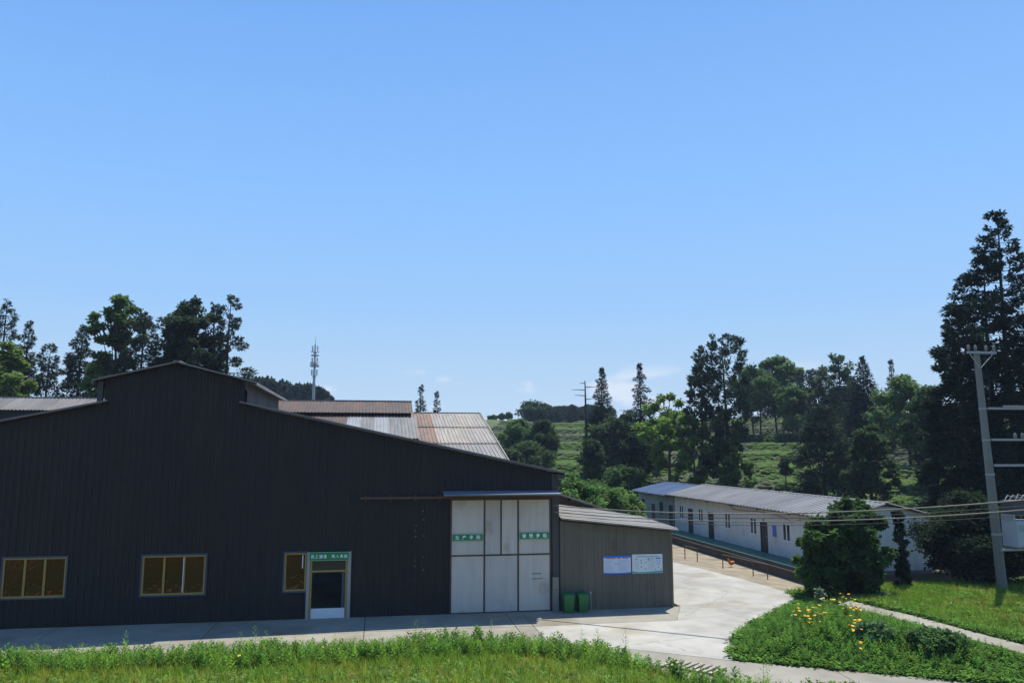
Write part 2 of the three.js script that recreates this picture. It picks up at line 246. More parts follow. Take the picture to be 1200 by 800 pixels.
// ---------------------------------------------------------------- yard, ramp, walkway, paths
{
  const yard = structure('concrete_yard', L(0, 0, 0), YAW);
  const add = (pts, m, top = 0.03) => part(yard, 'concrete_slab', slab(pts, top, 0.16), m);
  const g = 0.012;
  for (let x = -28, k = 0; x < 2.5; x += 5, k++) { const e = Math.min(x + 5, 2.6); add([[x + g, 0.06], [e - g, 0.06], [e - g, 2.5], [x + g, 2.4]], M.concreteOld); add([[x + g, 2.43], [e - g, 2.53], [e - g, 6.6], [x + g, 6.2]], M.concreteOld); }
  add([[2.6 + g, 0.06], [8.765, 0.06], [7.70, 2.385], [2.6 + g, 2.5]], M.concreteOld);
  add([[-28, 0.03], [-28, -13], [3.9, -13], [3.9, 0.03]], M.concreteOld, 0.0);
  add([[2.6 + g, 2.54], [7.705, 2.41], [12.38, 1.09], [10.4, 3.6], [8.9, 5.3], [8.1, 6.6], [7.5, 7.75], [7.1, 7.62], [4.0, 5.42], [2.6 + g, 4.9]], M.concreteNew[0]);
  add([[8.78, -0.1], [7.715, 2.395], [12.4, 1.075], [14.3, -0.9], [14.25, -2.6], [13.98, -5.4], [13.55, -8.2], [12.82, -12], [12.3, -15.2], [11.4, -21], [8.8, -21], [8.75, -0.2]], M.concreteNew[1]);
  add([[2.6 + g, 4.93], [4.0, 5.45], [7.1, 7.66], [9.5, 9.05], [9.2, 13.0], [5.5, 11.2], [2.6 + g, 7.9]], M.concreteOld);
  add([[9.52, 9.06], [11.9, 10.45], [17, 13.3], [16.5, 16.8], [10.8, 13.9], [9.22, 13.02]], M.concreteOld);
  const crack = (pts, w) => { const q = pts.map(([x, z]) => V(x, 0.036, z)), P2 = [], I2 = []; q.forEach((p, i) => { const d = q[Math.min(i + 1, q.length - 1)].clone().sub(q[Math.max(0, i - 1)]).normalize(), s = w * (0.5 + 0.5 * Math.sin(i * 2.3 + 1)); P2.push(p.x - d.z * s, p.y, p.z + d.x * s, p.x + d.z * s, p.y, p.z - d.x * s); if (i) { const k = 2 * i; I2.push(k - 2, k - 1, k, k - 1, k + 1, k); } }); const g2 = new THREE.BufferGeometry(); g2.setAttribute('position', new THREE.Float32BufferAttribute(P2, 3)); g2.setIndex(I2); g2.computeVertexNormals(); part(yard, 'crack', g2, M.trimDark); };
  const wig = (x0, z0, x1, z1, n, s, seed) => { const r = mulberry(seed), o = []; for (let i = 0; i <= n; i++) { const t = i / n; o.push([mixn(x0, x1, t) + s * (r() - 0.5), mixn(z0, z1, t) + s * (r() - 0.5)]); } return o; };
  crack(wig(4.6, 5.6, 7.6, 4.9, 14, 0.16, 1), 0.010); crack(wig(5.9, 5.3, 6.6, 7.0, 9, 0.14, 2), 0.008); crack(wig(8.2, 1.9, 12.0, -2.5, 18, 0.2, 3), 0.009); crack(wig(9.2, -4.5, 13.4, -5.6, 14, 0.18, 4), 0.010); crack(wig(-9, 3.1, -4, 4.2, 14, 0.16, 5), 0.008);
  const ramp = structure('earth_path', L(0, 0, 0), YAW);
  const rg = new THREE.BufferGeometry(), P = [], U = [], I = [], edge = lerpTable([[-48, 9.6], [-21, 11.3], [-15.2, 12.2], [-12, 12.72], [-8.2, 13.45], [-5.4, 13.88], [-2.6, 14.15], [-1.5, 14.2]]);
  const zz = []; for (let z = -48; z <= -1.5; z += 0.75) zz.push(z);
  zz.forEach((z) => { for (let k = 0; k <= 8; k++) { const x = mixn(edge(z), 18.45, k / 8), y = -0.02 - 0.68 * sstep(0, 1, (x - edge(z)) / (18.0 - edge(z))) + 0.02 * fbm(x, 1, z, 2); P.push(x, y, z); U.push(z, x); } });
  for (let j = 0; j < zz.length - 1; j++) for (let k = 0; k < 8; k++) { const a = j * 9 + k; I.push(a, a + 1, a + 9, a + 1, a + 10, a + 9); }
  rg.setAttribute('position', new THREE.Float32BufferAttribute(P, 3)); rg.setAttribute('uv', new THREE.Float32BufferAttribute(U, 2)); rg.setIndex(I); rg.computeVertexNormals();
  part(ramp, 'path_surface', rg, M.earthPath);
  const walk = structure('raised_walkway', L(0, 0, 0), YAW);
  part(walk, 'retaining_wall', box(18.4, 26.2, -1.2, -0.03, -39.5, -6.2), M.masonry);
  part(walk, 'coping', box(18.28, 18.62, -0.30, -0.20, -39.5, -6.2), M.masonry);
  part(walk, 'green_floor', box(18.42, 19.84, -0.03, 0.0, -39.4, -6.3), M.greenPaint);
  const fp = structure('footpath', L(0, 0, 0), YAW);
  const half = footpath.length / 2, left = footpath.slice(1, 6), right = footpath.slice(6).reverse();
  for (let k = 0; k < 4; k++) { const q = [left[k], left[k + 1], right[k + 1], right[k]]; const cx = q.reduce((s, p) => s + p[0], 0) / 4, cz = q.reduce((s, p) => s + p[1], 0) / 4; part(fp, 'concrete_slab', slab(q, groundL(cx, cz) + 0.06, 0.3), M.concreteOld); }
}

// ---------------------------------------------------------------- lettering
const stroke = (g, list, x, y, s) => { for (const l of list) { g.beginPath(); l.forEach(([a, b], i) => g[i ? 'lineTo' : 'moveTo'](x + a * s, y + b * s)); g.stroke(); } };
const R = (a, b, c, d) => [[a, b], [c, b], [c, d], [a, d], [a, b]], WALK = [[[1, 0.6], [2, 1.8]], [[0.4, 3.6], [2, 3.6], [2, 8]], [[2, 8], [0.4, 9.6]], [[2, 8], [4, 9.6], [9.8, 9.6]]], GATE = [[[1.5, 0], [2.3, 1.2]], [[1, 2], [1, 10]], [[3.4, 1], [9, 1], [9, 9.6], [8, 9.6]]];
const GLYPH = {
  sheng: [[[2.5, 1], [1.5, 3.5]], [[1.5, 3], [9, 3]], [[1.5, 6], [8.5, 6]], [[0.5, 9], [9.5, 9]], [[5, 0.5], [5, 9]]],
  chan: [[[5, 0], [5, 1.2]], [[1, 1.7], [9, 1.7]], [[3, 2.3], [3.6, 3.6]], [[7, 2.3], [6.2, 3.8]], [[1.8, 4.2], [9.2, 4.2]], [[2, 4.2], [1.8, 7], [0.5, 9.8]]],
  che: [[[1.5, 1.5], [9, 1.5]], [[4.5, 0], [2.2, 4.5], [8.5, 4.5]], [[0.5, 6.8], [9.5, 6.8]], [[5.3, 2.8], [5.3, 10]]],
  jian: [...GATE, R(3.2, 3.2, 6.8, 7.8), [[3.2, 5.5], [6.8, 5.5]]],
  xie: [[[0.8, 0.8], [1.6, 1.8]], [[0.3, 3.6], [1.6, 3.6], [1.6, 8.5], [2.5, 7.5]], [[4.5, 0], [4, 1.2]], [[3.4, 6], [3.4, 1.4], [5.6, 1.4], [5.6, 9.5], [5, 9.2]], [[3.4, 3], [5.6, 3]], [[3.4, 4.5], [5.6, 4.5]], [[2.8, 6.2], [5.8, 6.2]], [[5.6, 6.2], [3, 9.6]], [[6.4, 3], [9.8, 3]], [[8.6, 0.5], [8.6, 9.6], [7.6, 9]], [[6.8, 5], [7.5, 6.3]]],
  jue: [[[2, 0], [0.6, 2.6], [2.2, 2.8]], [[3, 1.8], [0.6, 5.2], [3, 4.8]], [[0.4, 8.6], [3.2, 7.4]], [[5.2, 0], [4, 2.6]], [[5, 1.2], [8, 1.2], [7, 2.8]], [[4.4, 2.9], [9, 2.9], [9, 5.6], [4.4, 5.6]], [[4.4, 2.9], [4.4, 9.4], [9.6, 9.4], [9.6, 8]], [[6.7, 2.9], [6.7, 5.6]]],
  can: [[[5, 0], [3, 1.8], [7.2, 1.8]], [[6.2, 0.8], [7.6, 2.4]], [[0.8, 3.2], [9.2, 3.2]], [[5, 2], [0.6, 5.6]], [[5.4, 3.2], [9.6, 5.6]], [[6, 4.2], [3.2, 5.8]], [[7, 5.6], [3, 7.8]], [[8, 6.8], [2, 10]]],
  guan: [[[0.4, 1.4], [3.8, 1.4], [0.4, 9]], [[1, 3.2], [4, 8.6]], [[5, 6], [5, 0.8], [9, 0.8], [9, 6]], [[7, 2.4], [6.8, 6], [4.4, 9.8]], [[7.4, 6], [7.4, 9.4], [9.6, 9.4], [9.6, 8.2]]],
  yuan: [R(2.6, 0.4, 7.4, 2.6), [[1.6, 8], [1.6, 4], [8.4, 4], [8.4, 8]], [[5, 5], [4.6, 7.4], [1, 10]], [[5.8, 7.8], [9, 10]]],
  gong: [[[1, 1.4], [9, 1.4]], [[5, 1.4], [5, 9]], [[0.4, 9], [9.6, 9]]],
  tong: [...WALK, [[4, 0.6], [8.4, 0.6], [6.4, 2]], [[4, 8.4], [4, 2.6], [9, 2.6], [9, 8.4]], [[4, 4.4], [9, 4.4]], [[4, 6.2], [9, 6.2]], [[6.5, 1.8], [6.5, 8.4]]],
  dao: [...WALK, [[4.6, 0], [5.2, 1.2]], [[8, 0], [7.2, 1.2]], [[3.6, 1.6], [9.6, 1.6]], [[6.4, 1.6], [6, 3]], R(4.4, 3, 8.6, 8.2), [[4.4, 4.8], [8.6, 4.8]], [[4.4, 6.5], [8.6, 6.5]]],
  xian: [...GATE, [[3, 4], [7, 4]], [[5, 2.4], [5, 8.8]], [[5, 4.2], [3, 7]], [[5, 4.2], [7, 7]]],
  ren: [[[5, 0.4], [4.6, 4], [0.6, 9.6]], [[5, 4], [9.6, 9.6]]],
  mian: [[[4, 0], [2, 2.4]], [[3.6, 1], [7, 1], [6, 2.6]], R(2, 2.6, 8, 5.4), [[5, 2.6], [4.4, 6.5], [0.8, 9.8]], [[6, 5.4], [6, 9], [9.4, 9], [9.4, 7.6]]],
  jin: [...WALK, [[3.6, 2.2], [9.4, 2.2]], [[3.4, 5], [9.8, 5]], [[5.2, 0.4], [5, 5], [4, 8]], [[7.8, 0.4], [7.8, 8.2]]],
};
function canvasMat(w, h, draw, o = {}) { const c = document.createElement('canvas'); c.width = w; c.height = h; draw(c.getContext('2d'), w, h); const t = new THREE.CanvasTexture(c); t.colorSpace = THREE.SRGBColorSpace; return new THREE.MeshStandardMaterial({ map: t, roughness: 0.5, side: THREE.DoubleSide, ...o }); }
const signMat = (words, gap = 1) => canvasMat(512, 112, (g, w, h) => {
  g.fillStyle = '#1f7d4a'; g.fillRect(0, 0, w, h); g.strokeStyle = '#cfe6d8'; g.lineWidth = 3; g.strokeRect(5, 5, w - 10, h - 10);
  g.strokeStyle = '#f2f6f2'; g.lineWidth = words.length > 5 ? 5 : 8; g.lineCap = 'square';
  const n = words.length, cell = (w - 40) / n, s = Math.min(cell * 0.08, 6.6); words.forEach((k, i) => k && stroke(g, GLYPH[k], 20 + i * cell + (cell - 10 * s) / 2, (h - 10 * s) / 2, s));
});
function plate(w, h, x, y, z, d = 0.02) { const g = new THREE.BoxGeometry(w, h, d); g.translate(x, y, z); return g; }
// ---------------------------------------------------------------- front warehouse
const PX = -9.8, mainTop = (x) => 5.06 + 0.214 * (13.8 - Math.abs(x - PX)), monTop = (x) => 8.93 - 0.25 * Math.abs(x - PX);
{
  const w = thing('warehouse', 'large charcoal corrugated metal warehouse with raised ridge vent and white sliding door', 'warehouse', L(0, 0, 0), YAW);
  const wins = [[-14.95, -12.98, 1.0, 2.3], [-10.57, -8.5, 0.97, 2.28], [-5.85, -5.1, 0.98, 2.28]];
  const holes = [...wins, [-4.98, -3.66, -1, 2.28], [0, 3.72, -1, 4.1]];
  const top = (x) => (Math.abs(x - PX) < 2.36 ? monTop(x) : mainTop(x)) - 0.03;
  cladding(-23.6, 4.0, 0.0, top, { openings: [...holes, [PX - 2.3601, PX - 2.3599, 0, 0]] }).forEach((g, i) => part(w, 'wall_sheet', g, M.dark[(i * 7 + (i % 3)) % 3]));
  part(w, 'wall_base', box(-23.6, -4.98, -0.1, 0.10, -0.12, -0.01), M.concreteOld);
  // right side, left side and rear walls
  part(w, 'side_wall', merge(cladding(0, 13.4, 0, 5.0, { w: 20 }).map((g) => basis(g, [4.0, 0, -0.02], [0, 0, -1], [0, 1, 0]))), M.dark[1]);
  part(w, 'side_wall', merge(cladding(0, 13.4, 0, 5.0, { w: 20 }).map((g) => basis(g, [-23.6, 0, -13.42], [0, 0, 1], [0, 1, 0]))), M.dark[1]);
  part(w, 'rear_wall', merge(cladding(-23.6, 4.0, 0, (x) => mainTop(x) - 0.06, { w: 40 }).map((g) => basis(g, [0, 0, -13.45], [1, 0, 0], [0, 1, 0]))), M.dark[1]);
  // roof slopes, overhanging the gable by 0.25 m
  const slope = (x0, y0, x1, y1, z0, z1, name, m) => { const len = Math.hypot(x1 - x0, y1 - y0); const gs = cladding(0, z0 - z1, 0, len, { w: 0.9 }).map((g) => basis(g, [x0, y0, x0 < x1 ? z1 : z0], [0, 0, x0 < x1 ? 1 : -1], [x1 - x0, y1 - y0, 0])); gs.forEach((g, i) => part(w, name, g, Array.isArray(m) ? m[i % m.length] : m)); };
  const rT = (x) => mainTop(x) + 0.02, mT = (x) => monTop(x) + 0.02;
  slope(4.22, rT(4.22), PX + 2.2, rT(PX + 2.2), 0.26, -13.5, 'roof_sheet', M.greySheet);
  slope(-23.85, rT(-23.85), PX - 2.2, rT(PX - 2.2), 0.26, -13.5, 'roof_sheet', M.rust);
  slope(PX + 2.72, mT(PX + 2.72), PX, mT(PX), 0.26, -9.3, 'ridge_vent_sheet', M.greySheet);
  slope(PX - 2.72, mT(PX - 2.72), PX, mT(PX), 0.26, -9.3, 'ridge_vent_sheet', M.rust);
  part(w, 'ridge_cap', beam(V(PX, mT(PX) + 0.05, 0.27), V(PX, mT(PX) + 0.05, -9.3), 0.22, 0.05), M.trim);
  for (const s of [-1, 1]) {
    part(w, 'clerestory', merge(cladding(0.3, 9.2, rT(PX + 2.4), mT(PX + 2.4) - 0.03, { w: 20 }).map((g) => basis(g, [PX + s * 2.38, 0, s > 0 ? 0.1 : -9.3 - 0.2], [0, 0, -s], [0, 1, 0]))), M.clerestory);
    const y0 = rT(PX + 2.2), y1 = rT(4.22), xe = PX + s * 14.02;
    part(w, 'rake_trim', beam(V(PX + s * 2.2, y0 + 0.02, 0.25), V(xe, y1 + 0.02, 0.25), 0.04, 0.055), M.trim);
    part(w, 'rake_trim', beam(V(PX + s * 0.02, mT(PX) + 0.02, 0.25), V(PX + s * 2.74, mT(PX + 2.74) + 0.02, 0.25), 0.04, 0.05), M.trim);
    part(w, 'eave_trim', beam(V(xe + s * 0.02, y1 - 0.04, 0.24), V(xe + s * 0.02, y1 - 0.04, -13.4), 0.04, 0.12), M.trimDark);
    part(w, 'vent_eave_trim', beam(V(PX + s * 2.74, mT(PX + 2.74) - 0.03, 0.24), V(PX + s * 2.74, mT(PX + 2.74) - 0.03, -9.3), 0.05, 0.1), M.trim);
  }
  part(w, 'rear_vent_wall', basis(merge(cladding(PX - 2.36, PX + 2.36, 7.4, (x) => monTop(x) - 0.04, { w: 9 })), [0, 0, -9.1], [1, 0, 0], [0, 1, 0]), M.dark[0]);
  part(w, 'left_vent_post', box(PX - 2.62, PX - 2.44, 7.42, 8.28, -0.1, 0.02), M.trimDark);
  // windows
  const window_ = (x0, x1, y0, y1, lights, label) => {
    const g = sub(w, 'window'); if (label) g.userData.label = label;
    const ex = 0.05, f = 0.055;
    part(g, 'surround', merge([box(x0 - ex, x1 + ex, y1, y1 + ex, -0.06, 0.055), box(x0 - ex, x1 + ex, y0 - ex, y0, -0.06, 0.06), box(x0 - ex, x0, y0, y1, -0.06, 0.055), box(x1, x1 + ex, y0, y1, -0.06, 0.055)]), M.blueFrame);
    part(g, 'frame', merge([box(x0, x1, y1 - f, y1, -0.05, 0.03), box(x0, x1, y0, y0 + f, -0.05, 0.03), box(x0, x0 + f, y0 + f, y1 - f, -0.05, 0.03), box(x1 - f, x1, y0 + f, y1 - f, -0.05, 0.03)]), M.yellowFrame);
    const n = lights, step = (x1 - x0 - 2 * f) / n;
    for (let k = 0; k < n; k++) {
      const a = x0 + f + k * step, b = a + step; if (k) part(g, 'mullion', box(a - 0.032, a + 0.032, y0 + f, y1 - f, -0.05, 0.028), M.yellowFrame);
      const pg = box(a + (k ? 0.032 : 0), b - (k < n - 1 ? 0.032 : 0), y0 + f, y1 - f, -0.022, -0.014); pg.rotateY(0); const p = part(g, 'pane', pg, M.bronze); void p;
    }
    return g;
  };
  window_(...wins[0], 3); window_(...wins[1], 3); window_(...wins[2], 1, 'narrow brown window beside the staff door');
  { const g = w.children.filter((c) => c.name === 'window'); part(g[1], 'pull_bar', box(-9.24, -9.215, 1.05, 2.2, 0.03, 0.045), M.white); part(g[2], 'pull_bar', box(-5.25, -5.215, 1.75, 2.2, 0.03, 0.045), M.white); }
  // staff door
  const d = sub(w, 'staff_door'); d.userData.label = 'dark open staff doorway with low white barrier under green sign';
  part(d, 'post', box(-5.08, -4.98, 0.0, 2.3, -0.05, 0.09), M.galv); part(d, 'post', box(-3.66, -3.55, 0.0, 2.3, -0.05, 0.09), M.galv);
  part(d, 'frame', merge([box(-4.98, -4.9, 0, 2.0, -0.05, 0.03), box(-3.74, -3.66, 0, 2.0, -0.05, 0.03), box(-4.9, -3.74, 1.60, 1.66, -0.05, 0.03)]), M.yellowFrame);
  part(d, 'transom', box(-4.9, -3.74, 1.66, 2.0, -0.03, -0.015), std([0.045, 0.036, 0.026], { roughness: 0.3 }));
  part(d, 'inner_jamb', box(-3.86, -3.76, 0.34, 1.60, -0.25, -0.06), M.blueFrame);
  part(d, 'barrier', box(-4.9, -3.745, 0.02, 0.36, -0.01, 0.02), M.white);
  part(d, 'sign_board', plate(1.40, 0.30, -4.32, 2.15, 0.10), signMat(['yuan', 'gong', 'tong', 'dao', null, 'xian', 'ren', 'mian', 'jin']), 'green sign with white characters over the staff door');
  part(w, 'door_step', box(-5.05, -3.6, -0.05, 0.012, -0.6, 0.03), M.concreteOld);
  // sliding door
  const s = sub(w, 'sliding_door'); s.userData.label = 'tall grimy white metal sliding door in rusty framing';
  const cols = [0, 1.24, 1.86, 2.50, 3.72], rows = [0.04, 2.07, 4.08], q = 0.03; let n = 0;
  for (const [a, b, c, e] of [[0, 1.24, 0.04, 2.07], [1.24, 2.5, 0.04, 2.07], [2.5, 3.72, 0.04, 2.07], [0, 1.24, 2.07, 4.08], [1.24, 1.86, 2.07, 4.08], [1.86, 2.5, 2.07, 4.08], [2.5, 3.72, 2.07, 4.08]])
    part(s, 'panel', merge(cladding(a + q, b - q, c + q, e - q, { w: 9, pitch: 0.2, depth: 0.004, profile: PANEL }).map((g) => g.translate(0, 0, 0.075))), M.doorPanel[n++ % 3]);
  for (const x of [0.005, 1.24, 2.5, 3.715]) part(s, 'stile', box(x - q, x + q, 0.03, 4.1, 0.035, 0.095), M.doorFrame);
  part(s, 'stile', box(1.86 - 0.022, 1.86 + 0.022, 2.10, 4.05, 0.035, 0.09), M.doorFrame);
  for (const y of [0.03, 2.07, 4.08]) part(s, 'rail', box(-0.02, 3.74, y - q, y + q, 0.03, 0.088), M.doorFrame);
  part(s, 'latch_plate', merge([box(3.02, 3.36, 1.36, 1.385, 0.072, 0.084), box(3.0, 3.42, 1.18, 1.2, 0.072, 0.084)]), M.doorFrame);
  for (const x of [0.2, 3.5]) part(s, 'hanger', box(x - 0.05, x + 0.05, 4.1, 4.2, 0.05, 0.085), M.rustPost);
  part(s, 'sign_board', plate(1.12, 0.245, 0.62, 2.72, 0.108, 0.014), signMat(['sheng', 'chan', 'che', 'jian']), 'green sign with four white characters on the door leaf');
  part(s, 'sign_board', plate(1.12, 0.245, 3.11, 2.74, 0.108, 0.014), signMat(['xie', 'jue', 'can', 'guan']), 'green sign with four white characters on the outer door leaf');
  part(w, 'door_track', merge([box(-3.3, 4.02, 4.12, 4.2, 0.03, 0.13), ...[-3.1, -2.2, -1.3, -0.4].map((x) => box(x - 0.03, x + 0.03, 4.04, 4.27, 0.03, 0.07))]), M.rustPost);
  const aw = new THREE.BoxGeometry(4.32, 0.025, 0.75); aw.rotateX(0.13); aw.translate(1.83, 4.33, 0.40);
  part(w, 'awning', aw, std([0.20, 0.24, 0.30], { roughness: 0.4, metalness: 0.3 }));
  part(w, 'awning_lip', box(-0.33, 3.99, 4.245, 4.30, 0.765, 0.785), M.trim);
  part(w, 'corner_trim', box(3.80, 4.06, 0.03, 5.0, 0.03, 0.06), M.trimDark);
  part(w, 'eave_bracket', merge([box(3.95, 4.25, 4.82, 4.98, 0.05, 0.2), rod(V(4.1, 4.8, 0.15), V(4.1, 4.55, 0.15), 0.05)].map((g) => g)), M.trimDark);
  const spots = mulberry(31), bits = []; for (let k = 0; k < 14; k++) { const x = -1.0 + (k % 2 ? -0.28 : 0) + 0.04 * (spots() - 0.5), y = 0.7 + spots() * 3.2; const g = new THREE.CircleGeometry(0.008 + 0.013 * spots(), 6); g.translate(x, y, 0.038); bits.push(g); }
  part(w, "paint_fleck", merge(bits), M.galv, 'small white paint flecks on the dark wall beside the sliding door').userData.kind = 'stuff';
}

// ---------------------------------------------------------------- rear workshop (ridge along x)
{
  const RZ = -27.6, Z0 = RZ; const w = thing('rear_workshop', 'long workshop behind the warehouse with rusty corrugated roofs and raised ridge vent', 'workshop', L(0, 0, Z0), YAW);
  const y = (z) => 8.62 - 0.247 * z;         // z forward of the ridge
  // sheets laid between two lines of the slope, forward of the ridge
  const sheets = (x0, x1, za, ya, zb, yb, mats, name, pick) => cladding(x0, x1, 0, Math.hypot(zb - za, yb - ya), { w: 0.9, depth: 0.035 }).forEach((g, i) => part(w, name, basis(g, [0, yb, zb], [1, 0, 0], [0, ya - yb, za - zb]), pick ? pick(i) : mats[(i * 5 + (i >> 2)) % mats.length]));
  // right wing: three rows of sheets, each lapping over the next
  sheets(-0.9, 4.5, 0.0, y(0), 4.7, y(4.7), M.tanSheet, 'roof_sheet', (i) => i < 2 ? M.tanSheet[3] : M.tanSheet[i % 3]);
  sheets(-0.9, 4.5, 4.5, y(4.5) - 0.05, 9.0, y(9.0) - 0.05, M.tanSheet, 'roof_sheet', (i) => i < 2 ? M.tanSheet[3] : i < 4 ? M.tanSheet[1] : M.tanSheet[2]);
  sheets(-0.9, 4.5, 8.8, y(8.8) - 0.1, 13.6, y(13.6) - 0.1, M.greySheet, 'roof_sheet', (i) => i < 1 ? M.tanSheet[1] : M.greySheet[2 * (i % 2)]);
  sheets(-0.9, 4.5, 0.0, y(0), -13.6, y(13.6), M.greySheet, 'roof_sheet');
  part(w, 'ridge_cap', box(-0.3, 4.52, y(0) - 0.02, y(0) + 0.05, -0.15, 0.15), M.trim);
  part(w, 'verge_trim', beam(V(4.53, y(0) + 0.02, 0), V(4.53, y(13.6) - 0.06, 13.6), 0.06, 0.14), M.tanSheet[0]);
  // middle part: roof raised a little, vent over it
  sheets(-10.2, -0.25, 2.2, y(2.2) + 0.25, 8.5, y(8.5) + 0.12, M.rust, 'roof_sheet', (i) => [6, 8].includes(i) ? M.paleSheet : i > 8 ? M.greySheet[i % 2] : i === 7 ? M.greySheet[1] : M.rust[i % 4]);
  sheets(-10.2, -0.9, 8.2, y(8.2) - 0.2, 13.6, y(13.6) - 0.1, M.rust, 'roof_sheet');
  part(w, 'roof_edge', box(-10.2, -0.25, y(8.5) - 0.05, y(8.5) + 0.06, 8.4, 8.5), M.trimDark);
  sheets(-31, -0.45, -0.05, 9.43, 2.75, 8.46, M.rust, 'ridge_vent_sheet', (i) => i < 18 ? M.greySheet[i % 3] : M.rust[(i * 5) % 4]);
  sheets(-31, -0.45, 0.05, 9.43, -2.75, 8.46, M.rust, 'ridge_vent_sheet');
  part(w, 'vent_ridge_cap', box(-31, -0.43, 9.42, 9.48, -0.12, 0.12), M.trim);
  part(w, 'clerestory', box(-31, -0.55, 7.2, 8.5, 2.2, 2.3), M.dark[2]);
  part(w, 'vent_gable', (() => { const s = new THREE.Shape([[-2.3, 7.9], [2.3, 7.9], [2.3, 8.55], [0, 9.38], [-2.3, 8.55]].map(([a, b]) => new THREE.Vector2(a, b))); const g = new THREE.ExtrudeGeometry(s, { depth: 0.04, bevelEnabled: false }); g.rotateY(Math.PI / 2); g.translate(-0.6, 0, 0); return g; })(), M.dark[1]);
  // left part, lower
  sheets(-31, -10.2, 2.2, y(2.2) - 0.55, 13.6, y(13.6) - 0.6, M.greySheet, 'roof_sheet');
  sheets(-31, -0.9, -2.2, y(2.2), -13.6, y(13.6), M.greySheet, 'roof_sheet');
  const gable = (x) => { const s = new THREE.Shape([[-13.4, 0], [13.4, 0], [13.4, y(13.4) - 0.2], [0, y(0) - 0.12], [-13.4, y(13.4) - 0.2]].map(([a, b]) => new THREE.Vector2(a, b))); const g = new THREE.ExtrudeGeometry(s, { depth: 0.08, bevelEnabled: false }); g.rotateY(Math.PI / 2); g.translate(x, 0, 0); return g; };
  part(w, 'side_wall', gable(4.3), M.dark[1]); part(w, 'side_wall', gable(-30.9), M.dark[1]);
  part(w, 'front_wall', box(-30.8, 4.3, 0, 4.75, 13.3, 13.4), M.dark[1]); part(w, 'rear_wall', box(-30.8, 4.3, 0, 4.75, -13.4, -13.3), M.dark[1]);
}

